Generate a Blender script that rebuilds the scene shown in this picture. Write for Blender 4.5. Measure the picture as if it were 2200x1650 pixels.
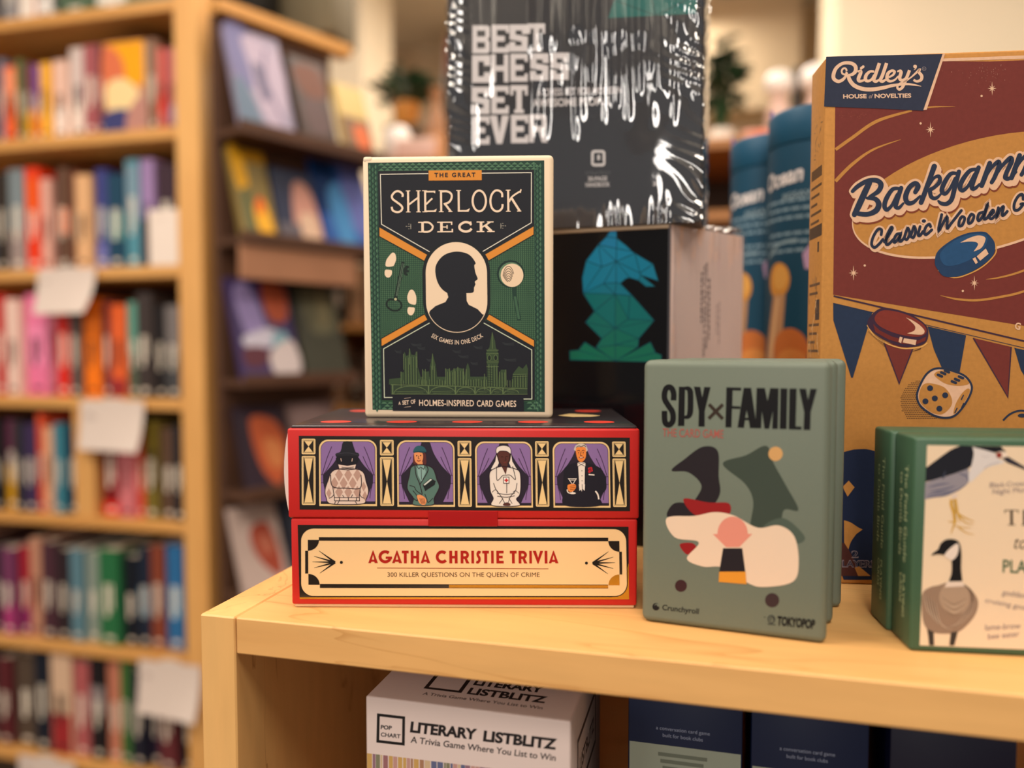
import bpy, bmesh, math, random
import numpy as np
from mathutils import Vector, Matrix, Euler
from mathutils.geometry import tessellate_polygon

for o in list(bpy.data.objects):
    bpy.data.objects.remove(o)
SC = bpy.context.scene
COL = SC.collection
R = math.radians

# ------------------------------------------------------------------ camera
cam_d = bpy.data.cameras.new('camera')
cam_d.sensor_width = 36.0
cam_d.lens = 27.0
cam_d.clip_start = 0.02
cam_d.dof.use_dof = True
cam_d.dof.focus_distance = 0.425
cam_d.dof.aperture_fstop = 2.7
cam = bpy.data.objects.new('camera', cam_d)
COL.objects.link(cam)
cam.location = (0, 0, 1.24)
cam.rotation_euler = (R(90 - 2.8), 0, R(14.3))
SC.camera = cam

# ------------------------------------------------------------------ world, lamps, exposure
SC.view_settings.view_transform = 'Standard'
SC.view_settings.look = 'None'
SC.view_settings.exposure = 0.12
SC.view_settings.gamma = 1.0
SC.view_settings.use_curve_mapping = False
wd = bpy.data.worlds.new('shop_air')
SC.world = wd
wd.use_nodes = True
wd.node_tree.nodes['Background'].inputs[0].default_value = (1.0, 0.90, 0.80, 1)
wd.node_tree.nodes['Background'].inputs[1].default_value = 0.16


def lamp(name, loc, size, power, color=(1.0, 0.89, 0.755), aim=None, size_y=None):
    d = bpy.data.lights.new(name, 'AREA')
    d.shape = 'RECTANGLE'
    d.size = size
    d.size_y = size_y or size
    d.energy = power
    d.color = color
    o = bpy.data.objects.new(name, d)
    COL.objects.link(o)
    o.location = loc
    v = Vector(aim) - Vector(loc) if aim else Vector((0, 0, -1))
    o.rotation_euler = v.to_track_quat('-Z', 'Y').to_euler()
    return o


lamp('ceiling_panel_light', (0.25, -0.75, 2.85), 0.6, 28)
lamp('ceiling_panel_light', (-1.0, 0.05, 2.85), 0.6, 20)
lamp('ceiling_panel_light', (1.0, 0.15, 2.85), 0.6, 14)
lamp('ceiling_panel_light', (-0.5, 1.2, 2.85), 0.6, 13)
lamp('ceiling_panel_light', (-1.9, -0.3, 2.85), 0.6, 22)
lamp('ceiling_panel_light', (0.9, 1.55, 2.85), 0.6, 14)
lamp('ceiling_panel_light', (-0.45, 2.35, 2.85), 0.6, 18)
lamp('ceiling_panel_light', (-0.3, 3.55, 2.85), 0.6, 20)
lamp('ceiling_panel_light', (-2.6, 2.6, 2.85), 0.6, 18)
lamp('front_fill_light', (-3.0, -2.7, 2.15), 0.9, 22, (1.0, 0.93, 0.86), (-0.1, 0.6, 1.2), 1.2)  # unseen area light added behind the camera as front fill
lamp('front_fill_light', (0.2, -3.4, 2.15), 0.75, 34, (1.0, 0.93, 0.86), (0.0, 0.6, 1.2), 1.2)  # second added fill, placed so the film folds show bright streaks


# ------------------------------------------------------------------ materials
def lin(c):
    return c / 12.92 if c <= 0.04045 else ((c + 0.055) / 1.055) ** 2.4


def rgb(h):
    h = h.lstrip('#')
    return tuple(lin(int(h[i:i + 2], 16) / 255) for i in (0, 2, 4)) + (1.0,)


_M = {}


def mat(h, rough=0.5, spec=0.22, metal=0.0, key='', noise=0.0, nscale=300, bump=0.0, coat=0.0):
    k = (h, rough, spec, metal, key, noise, nscale, bump, coat)
    if k in _M:
        return _M[k]
    m = bpy.data.materials.new('print_' + h.strip('#'))
    m.use_nodes = True
    nt = m.node_tree
    b = nt.nodes['Principled BSDF']
    b.inputs['Base Color'].default_value = rgb(h)
    b.inputs['Roughness'].default_value = rough
    b.inputs['Specular IOR Level'].default_value = spec
    b.inputs['Metallic'].default_value = metal
    b.inputs['Coat Weight'].default_value = coat
    b.inputs['Coat Roughness'].default_value = 0.15
    if noise or bump:
        tc = nt.nodes.new('ShaderNodeTexCoord')
        n = nt.nodes.new('ShaderNodeTexNoise')
        n.inputs['Scale'].default_value = nscale
        n.inputs['Detail'].default_value = 6
        nt.links.new(tc.outputs['Object'], n.inputs['Vector'])
        if noise:
            r = nt.nodes.new('ShaderNodeMapRange')
            r.inputs['From Min'].default_value = 0.3
            r.inputs['From Max'].default_value = 0.7
            r.inputs['To Min'].default_value = 1 - noise
            r.inputs['To Max'].default_value = 1 + noise
            nt.links.new(n.outputs['Fac'], r.inputs['Value'])
            mx = nt.nodes.new('ShaderNodeVectorMath')
            mx.operation = 'SCALE'
            mx.inputs[0].default_value = rgb(h)[:3]
            nt.links.new(r.outputs['Result'], mx.inputs['Scale'])
            nt.links.new(mx.outputs['Vector'], b.inputs['Base Color'])
        if bump:
            bp = nt.nodes.new('ShaderNodeBump')
            bp.inputs['Strength'].default_value = bump
            bp.inputs['Distance'].default_value = 0.0004
            nt.links.new(n.outputs['Fac'], bp.inputs['Height'])
            nt.links.new(bp.outputs['Normal'], b.inputs['Normal'])
    _M[k] = m
    return m


def wood(name, c1, c2, c3, axis='X', scale=1.0, lines=0.5):
    m = bpy.data.materials.new(name)
    m.use_nodes = True
    nt = m.node_tree
    N, L = nt.nodes, nt.links
    b = N['Principled BSDF']
    tc = N.new('ShaderNodeTexCoord')
    mp = N.new('ShaderNodeMapping')
    s = {'X': (1.2, 9, 9), 'Y': (9, 1.2, 9), 'Z': (9, 9, 1.2)}[axis]
    mp.inputs['Scale'].default_value = tuple(v * scale for v in s)
    mp.inputs['Location'].default_value = (3.1, 1.7, 0.4)
    L.new(tc.outputs['Object'], mp.inputs['Vector'])
    n1 = N.new('ShaderNodeTexNoise')
    n1.inputs['Scale'].default_value = 1.6
    n1.inputs['Detail'].default_value = 4
    n1.inputs['Distortion'].default_value = 0.6
    L.new(mp.outputs['Vector'], n1.inputs['Vector'])
    cr = N.new('ShaderNodeValToRGB')
    cr.color_ramp.elements[0].position = 0.3
    cr.color_ramp.elements[0].color = rgb(c1)
    cr.color_ramp.elements[1].position = 0.72
    cr.color_ramp.elements[1].color = rgb(c2)
    L.new(n1.outputs['Fac'], cr.inputs['Fac'])
    # growth-ring lines: contour lines of a stretched noise field
    mul = N.new('ShaderNodeMath')
    mul.operation = 'MULTIPLY'
    mul.inputs[1].default_value = 7.0
    L.new(n1.outputs['Fac'], mul.inputs[0])
    fr = N.new('ShaderNodeMath')
    fr.operation = 'FRACT'
    L.new(mul.outputs[0], fr.inputs[0])
    r2 = N.new('ShaderNodeValToRGB')
    r2.color_ramp.elements[0].position = 0.0
    r2.color_ramp.elements[0].color = (lines, lines, lines, 1)
    r2.color_ramp.elements[1].position = 0.06
    r2.color_ramp.elements[1].color = (0, 0, 0, 1)
    L.new(fr.outputs[0], r2.inputs['Fac'])
    n2 = N.new('ShaderNodeTexNoise')
    n2.inputs['Scale'].default_value = 14
    n2.inputs['Detail'].default_value = 8
    L.new(mp.outputs['Vector'], n2.inputs['Vector'])
    mx = N.new('ShaderNodeMix')
    mx.data_type = 'RGBA'
    mx.inputs[7].default_value = rgb(c3)
    L.new(r2.outputs['Color'], mx.inputs[0])
    L.new(cr.outputs['Color'], mx.inputs[6])
    mr = N.new('ShaderNodeMapRange')
    mr.inputs['From Min'].default_value = 0.3
    mr.inputs['From Max'].default_value = 0.7
    mr.inputs['To Min'].default_value = 0.95
    mr.inputs['To Max'].default_value = 1.05
    L.new(n2.outputs['Fac'], mr.inputs['Value'])
    sc = N.new('ShaderNodeVectorMath')
    sc.operation = 'SCALE'
    L.new(mx.outputs[2], sc.inputs[0])
    L.new(mr.outputs['Result'], sc.inputs['Scale'])
    L.new(sc.outputs['Vector'], b.inputs['Base Color'])
    b.inputs['Roughness'].default_value = 0.42
    b.inputs['Specular IOR Level'].default_value = 0.35
    return m


MAPLE_X = wood('maple_along', '#d9a363', '#e6b777', '#bd8345', 'X', 1.0, 0.55)
MAPLE_Y = wood('maple_across', '#d9a363', '#e6b777', '#bd8345', 'Y', 1.0, 0.5)
MAPLE_Z = wood('maple_upright', '#d9a363', '#e3b372', '#b07840', 'Z', 1.0, 0.7)
CASE_X = wood('bookcase_along', '#cf9450', '#dda661', '#b57a3c', 'X', 0.5, 0.3)
CASE_Z = wood('bookcase_upright', '#d59a56', '#e2ad68', '#b98042', 'Z', 0.5, 0.3)


# ------------------------------------------------------------------ objects
def link(o, parent=None):
    COL.objects.link(o)
    if parent is not None:
        o.parent = parent
    return o


def tag(o, label, cat, group=None, kind=None):
    if label:
        o['label'] = label
    if cat:
        o['category'] = cat
    if group:
        o['group'] = group
    if kind:
        o['kind'] = kind
    return o


def thing(name, label, cat, loc=(0, 0, 0), rz=0.0, group=None):
    o = bpy.data.objects.new(name, None)
    o.empty_display_size = 0.02
    link(o)
    o.location = loc
    o.rotation_euler = (0, 0, rz)
    return tag(o, label, cat, group)


class MB:
    """collects shapes and links them as one mesh object"""

    def __init__(s):
        s.v, s.f, s.m, s.mats, s.sm = [], [], [], [], []

    def slot(s, m):
        if m not in s.mats:
            s.mats.append(m)
        return s.mats.index(m)

    def raw(s, vs, fs, m, smooth=False):
        o = len(s.v)
        s.v += [tuple(p) for p in vs]
        k = s.slot(m)
        for f in fs:
            s.f.append(tuple(i + o for i in f))
            s.m.append(k)
            s.sm.append(smooth)
        return s

    def bm(s, bm, m, smooth=False, M=None):
        bm.verts.index_update()
        vs = [(M @ v.co if M else v.co.copy()) for v in bm.verts]
        s.raw(vs, [[v.index for v in f.verts] for f in bm.faces], m, smooth)
        bm.free()
        return s

    def box(s, x0, x1, y0, y1, z0, z1, m, bev=0.0, seg=2, M=None):
        b = bmesh.new()
        bmesh.ops.create_cube(b, size=1)
        for v in b.verts:
            v.co = Vector(((x0 + x1) / 2 + v.co.x * (x1 - x0), (y0 + y1) / 2 + v.co.y * (y1 - y0), (z0 + z1) / 2 + v.co.z * (z1 - z0)))
        if bev:
            bmesh.ops.bevel(b, geom=list(b.edges), offset=bev, segments=seg, affect='EDGES', profile=0.5)
        return s.bm(b, m, bool(bev) and seg > 1, M)

    def lathe(s, prof, m, n=40, M=None, smooth=True):
        vs, fs = [], []
        for r, z in prof:
            for i in range(n):
                a = 2 * math.pi * i / n
                vs.append(Vector((r * math.cos(a), r * math.sin(a), z)))
        for j in range(len(prof) - 1):
            for i in range(n):
                fs.append((j * n + i, j * n + (i + 1) % n, (j + 1) * n + (i + 1) % n, (j + 1) * n + i))
        fs.append(tuple(range(n))[::-1])
        fs.append(tuple((len(prof) - 1) * n + i for i in range(n)))
        if M:
            vs = [M @ v for v in vs]
        return s.raw(vs, fs, m, smooth)

    def prism(s, pts, z0, z1, m):
        n = len(pts)
        vs = [(x, y, z0) for x, y in pts] + [(x, y, z1) for x, y in pts]
        fs = [tuple(range(n))[::-1], tuple(range(n, 2 * n))] + [(i, (i + 1) % n, n + (i + 1) % n, n + i) for i in range(n)]
        return s.raw(vs, fs, m)

    def build(s, name, parent=None):
        me = bpy.data.meshes.new(name)
        me.from_pydata(s.v, [], s.f)
        for m in s.mats:
            me.materials.append(m)
        me.polygons.foreach_set('material_index', s.m)
        me.polygons.foreach_set('use_smooth', s.sm)
        me.update()
        if any(s.sm):
            try:
                me.set_sharp_from_angle(angle=R(40))
            except Exception:
                pass
        return link(bpy.data.objects.new(name, me), parent)


# ------------------------------------------------------------------ flat print: artwork and lettering on the faces of boxes
def cat_rom(P, n=8, closed=False):
    P = [Vector(p) for p in P]
    out = []
    N = len(P)
    for i in range(N if closed else N - 1):
        if closed:
            a, b, c, d = P[i - 1], P[i], P[(i + 1) % N], P[(i + 2) % N]
        else:
            a, b, c, d = P[max(i - 1, 0)], P[i], P[i + 1], P[min(i + 2, N - 1)]
        for k in range(n):
            t = k / n
            out.append(0.5 * ((2 * b) + (c - a) * t + (2 * a - 5 * b + 4 * c - d) * t * t + (3 * b - a - 3 * c + d) * t ** 3))
    if not closed:
        out.append(P[-1])
    return [(p.x, p.y) for p in out]


def arc(cx, cy, rx, ry=None, a0=0, a1=360, n=32):
    ry = rx if ry is None else ry
    full = abs(a1 - a0) >= 360
    return [(cx + rx * math.cos(R(a0 + (a1 - a0) * i / n)), cy + ry * math.sin(R(a0 + (a1 - a0) * i / n))) for i in range(n if full else n + 1)]


def rrect(x0, y0, x1, y1, r, n=6):
    return arc(x1 - r, y1 - r, r, r, 0, 90, n) + arc(x0 + r, y1 - r, r, r, 90, 180, n) + arc(x0 + r, y0 + r, r, r, 180, 270, n) + arc(x1 - r, y0 + r, r, r, 270, 360, n)


_T = {}


def glyphs(txt, bold=0.0, spacing=1.0):
    k = (txt, bold, spacing)
    if k not in _T:
        c = bpy.data.curves.new('lettering', 'FONT')
        c.body = txt
        c.size = 1.0
        c.offset = bold
        c.space_character = spacing
        c.resolution_u = 4
        o = bpy.data.objects.new('lettering', c)
        me = bpy.data.meshes.new_from_object(o)
        v = np.array([(p.co.x, p.co.y) for p in me.vertices])
        f = [tuple(p.vertices) for p in me.polygons]
        bpy.data.objects.remove(o)
        bpy.data.curves.remove(c)
        bpy.data.meshes.remove(me)
        _T[k] = (v, f)
    return _T[k]


CAP = 0.69


class Sheet:
    """Artwork sheet: drawn in image pixel coordinates (some sheets in plain face units), its four corners pinned to the four corners of a box face."""

    def __init__(s, quad, w, h, frame, eps=3e-5):
        A, B = [], []
        for (x, y), (u, v) in zip(quad, ((0, h), (w, h), (w, 0), (0, 0))):
            A.append([x, y, 1, 0, 0, 0, -u * x, -u * y])
            A.append([0, 0, 0, x, y, 1, -v * x, -v * y])
            B += [u, v]
        s.H = np.append(np.linalg.solve(np.array(A, float), np.array(B, float)), 1).reshape(3, 3)
        s.frame, s.eps = frame, eps
        s.mb = MB()
        s.o = (0, 0, 1.0)
        s.lift = 0.0
        s.cnt = {}
        s.rough, s.kw = 0.5, {}

    def view(s, x0, y0, k):
        s.o = (x0, y0, k)
        return s

    def pt(s, p, layer):
        x, y = s.o[0] + p[0] * s.o[2], s.o[1] + p[1] * s.o[2]
        q = s.H @ np.array([x, y, 1.0])
        return s.frame(q[0] / q[2], q[1] / q[2], s.eps * layer + s.lift)

    def next(s, layer):
        s.cnt[layer] = s.cnt.get(layer, -1) + 1      # each print of a layer lies a hair above the one before it
        s.lift = s.eps * 0.9 * (s.cnt[layer] % 36) / 36

    def m(s, c):
        return c if not isinstance(c, str) else mat(c, s.rough, **s.kw)

    def poly(s, pts, c, layer, holes=()):
        s.next(layer)
        loops = [[Vector((p[0], p[1], 0)) for p in l] for l in [pts] + list(holes)]
        tri = tessellate_polygon(loops)
        flat = [p for l in [pts] + list(holes) for p in l]
        s.mb.raw([s.pt(p, layer) for p in flat], [tuple(t) for t in tri], s.m(c))
        return s

    def rect(s, x0, y0, x1, y1, c, layer):
        return s.poly([(x0, y0), (x1, y0), (x1, y1), (x0, y1)], c, layer)

    def line(s, pts, w, c, layer, closed=False, round=False, taper=None):
        """stroke of width w along pts; taper = list of width factors along the stroke"""
        s.next(layer)
        P = [Vector(p[:2]) for p in pts]
        Q = [P[0]]
        for p in P[1:]:
            if (p - Q[-1]).length > 1e-6:
                Q.append(p)
        if closed and (Q[0] - Q[-1]).length < 1e-6:
            Q.pop()
        P = Q
        n = len(P)
        if n < 2:
            return s
        vs = []
        for i in range(n):
            if closed:
                d0, d1 = (P[i] - P[i - 1]).normalized(), (P[(i + 1) % n] - P[i]).normalized()
            else:
                d0 = (P[i] - P[max(i - 1, 0)]).normalized() if i else (P[1] - P[0]).normalized()
                d1 = (P[min(i + 1, n - 1)] - P[i]).normalized() if i < n - 1 else d0
            n0, n1 = Vector((-d0.y, d0.x)), Vector((-d1.y, d1.x))
            b = n0 + n1
            b = n0 if b.length < 1e-4 else b.normalized()
            k = min(1 / max(b.dot(n0), 0.35), 2.0)
            t = 1.0
            if taper:
                q = i / (n - 1) * (len(taper) - 1)
                j = min(int(q), len(taper) - 2)
                t = taper[j] + (taper[j + 1] - taper[j]) * (q - j)
            vs.append(P[i] + b * (w / 2 * k * t))
            vs.append(P[i] - b * (w / 2 * k * t))
        fs = [(2 * i, 2 * i + 1, 2 * i + 3, 2 * i + 2) for i in range(n - 1)]
        if closed:
            fs.append((2 * n - 2, 2 * n - 1, 1, 0))
        s.mb.raw([s.pt(p, layer) for p in vs], fs, s.m(c))
        if round and not closed:
            for e, t in ((P[0], taper[0] if taper else 1), (P[-1], taper[-1] if taper else 1)):
                if t > 0.15:
                    s.poly(arc(e.x, e.y, w / 2 * t, n=12), c, layer)
        return s

    def curve(s, pts, w, c, layer, n=8, **k):
        return s.line(cat_rom(pts, n, k.get('closed', False)), w, c, layer, **k)

    def blob(s, pts, c, layer, n=8, edge=None, ew=0):
        q = cat_rom(pts, n, True)
        if edge:
            s.line(q, ew, edge, layer + 1, closed=True)
        return s.poly(q, c, layer)

    def text(s, txt, p0, p1, cap, c, layer, bold=0.0, spacing=1.0, shear=0.0, bend=None, fit=True):
        """lettering set from p0 to p1 along the baseline, capitals cap high"""
        s.next(layer)
        v, f = glyphs(txt, bold, spacing)
        x0, x1 = v[:, 0].min(), v[:, 0].max()
        p0, p1 = Vector(p0), Vector(p1)
        d = p1 - p0
        k = cap / CAP
        up = Vector((d.y, -d.x)).normalized()
        if abs(d.x) > abs(d.y) * 0.2 and up.y > 0:
            up = -up
        out = []
        for x, y in v:
            t = (x - x0) / (x1 - x0)
            if bend:
                cx, cy, r, a0, a1 = bend          # letters along an arc
                a = R(a0 + (a1 - a0) * t)
                rr = r - y * k
                out.append((cx + rr * math.cos(a), cy + rr * math.sin(a)))
            else:
                q = p0 + d * t + up * (y * k) + d.normalized() * (shear * y * k)
                out.append((q.x, q.y))
        s.mb.raw([s.pt(p, layer) for p in out], f, s.m(c))
        return s

    def done(s, name, parent, label=None):
        o = s.mb.build(name, parent)
        s.mb = MB()
        if label:
            o['label'] = label
        return o


def front(u, v, n):
    return (u, -n, v)


# ================================================================== the setting
WALL = mat('#d9c3a3', 0.85, 0.2, noise=0.03, nscale=2.0)
PAINT = mat('#efdfc4', 0.8, 0.2, noise=0.02, nscale=2.0)


def struct(name, mb):
    o = mb.build(name)
    o['kind'] = 'structure'
    return o


struct('floor', MB().box(-4.5, 4.0, -4.5, 4.9, -0.05, 0.0, mat('#7a6a58', 0.6, 0.3, noise=0.1, nscale=3)))
struct('ceiling', MB().box(-4.5, 4.0, -4.5, 4.9, 2.95, 3.0, mat('#e6dccb', 0.9, 0.1)))
struct('wall_back', MB().box(-4.5, 4.0, 4.2, 4.3, 0.0, 2.95, WALL))
struct('wall_right', MB().box(0.415, 1.75, 2.86, 3.3, 0.0, 2.95, PAINT, 0.004))
struct('trim_1', MB().box(-1.74, -1.40, 2.98, 3.3, 0.0, 2.95, PAINT, 0.004))
struct('trim_2', MB().box(-1.40, 0.415, 3.98, 4.2, 2.40, 2.95, WALL, 0.004))
struct('baseboard_back', MB().box(-4.5, 4.0, 4.18, 4.2, 0.0, 0.12, mat('#cdb592', 0.5)))

# ------------------------------------------------------------------ maple display unit in the foreground
Y0, X0, ZT = 0.3434, -0.2563, 1.10
unit = thing('display_shelf_unit', 'light maple display shelf unit that carries the game boxes in front', 'shelf unit', (X0, Y0, 0.0))
MB().box(0, 0.0207, 0, 0.62, 0, ZT, MAPLE_Z, 0.0008, 1).build('side_panel', unit)
MB().box(0.0213, 1.10, 0, 0.62, ZT - 0.0192, ZT, MAPLE_X, 0.0007, 1).build('top_board', unit)
MB().box(0.0213, 1.10, 0.012, 0.60, 0.835, 0.854, MAPLE_X, 0.0007, 1).build('shelf_board', unit)
MB().box(0.0213, 1.10, 0.012, 0.60, 0.45, 0.469, MAPLE_X, 0.0007, 1).build('shelf_board', unit)
MB().box(0.0213, 1.10, 0.602, 0.618, 0.06, ZT - 0.0195, MAPLE_X, 0.0007, 1).build('back_panel', unit)
MB().box(1.1006, 1.1213, 0, 0.62, 0, ZT, MAPLE_Z, 0.0008, 1).build('side_panel', unit)
MB().box(0.0213, 1.10, 0.03, 0.045, 0.0, 0.07, MAPLE_X, 0.0007, 1).build('kick_board', unit)
ZS = 0.854                                            # lower shelf surface

# ------------------------------------------------------------------ tall bookcase on the left
KX, KY = -1.1142, 1.5241
case = thing('tall_bookcase', 'tall wooden bookcase on the left with rows of books on every shelf', 'bookcase', (KX, KY, 0.0))
MB().box(-0.062, 0, 0, 0.34, 0, 2.045, CASE_Z, 0.002, 1).build('side_panel', case)
MB().box(-1.30, -1.24, 0, 0.34, 0, 2.045, CASE_Z, 0.002, 1).build('side_panel', case)
BZ = [2.0113, 1.7263, 1.4131, 1.1048, 0.8155, 0.4978, 0.2058]
for z in BZ:
    MB().box(-1.239, -0.0625, 0.002, 0.33, z - 0.0135, z + 0.0135, CASE_X, 0.002, 1).build('shelf_board', case)
MB().box(-1.239, -0.0625, 0.331, 0.339, 0.06, 2.0, mat('#5a3a22', 0.6)).build('back_panel', case)
# a wooden upright between the books of the fifth shelf
MB().box(-0.3705, -0.3145, 0.006, 0.30, BZ[4] + 0.0136, BZ[3] - 0.0137, CASE_Z, 0.001, 1).build('divider', case)

# angled end display with face-out books, beside the bookcase
EC = thing('face_out_display', 'slatted wooden end display of leaning face out books beside the tall bookcase', 'book display', (KX + 0.031, KY, 0.0), R(64.3))
ECW = mat('#553a2c', 0.55, 0.3, noise=0.12, nscale=12)
ECF = mat('#a5765a', 0.55, 0.3, noise=0.08, nscale=12)
MB().box(0.0, 0.31, -0.02, 0.0, 0, 1.974, ECW, 0.001, 1).build('back_panel', EC)
MB().box(0.0, 0.36, -0.045, 0.0, 1.9745, 2.003, CASE_X, 0.002, 1).build('top_rail', EC)
ELEV = [1.715, 1.478, 1.165, 0.912, 0.68]
for i, z in enumerate(ELEV):
    m = MB()
    L = 0.41 if i < 2 else 0.31
    m.box(0.0, L, -0.115, -0.0202, z - 0.016, z, ECW, 0.001, 1)
    m.box(0.0, L, -0.121, -0.1152, z - 0.016, z + 0.014, ECW, 0.001, 1)
    if i == 1:
        m.box(0.0, 0.31, -0.115, -0.103, z - 0.09, z - 0.017, ECF, 0.001, 1)
    m.build('ledge', EC)
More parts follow.
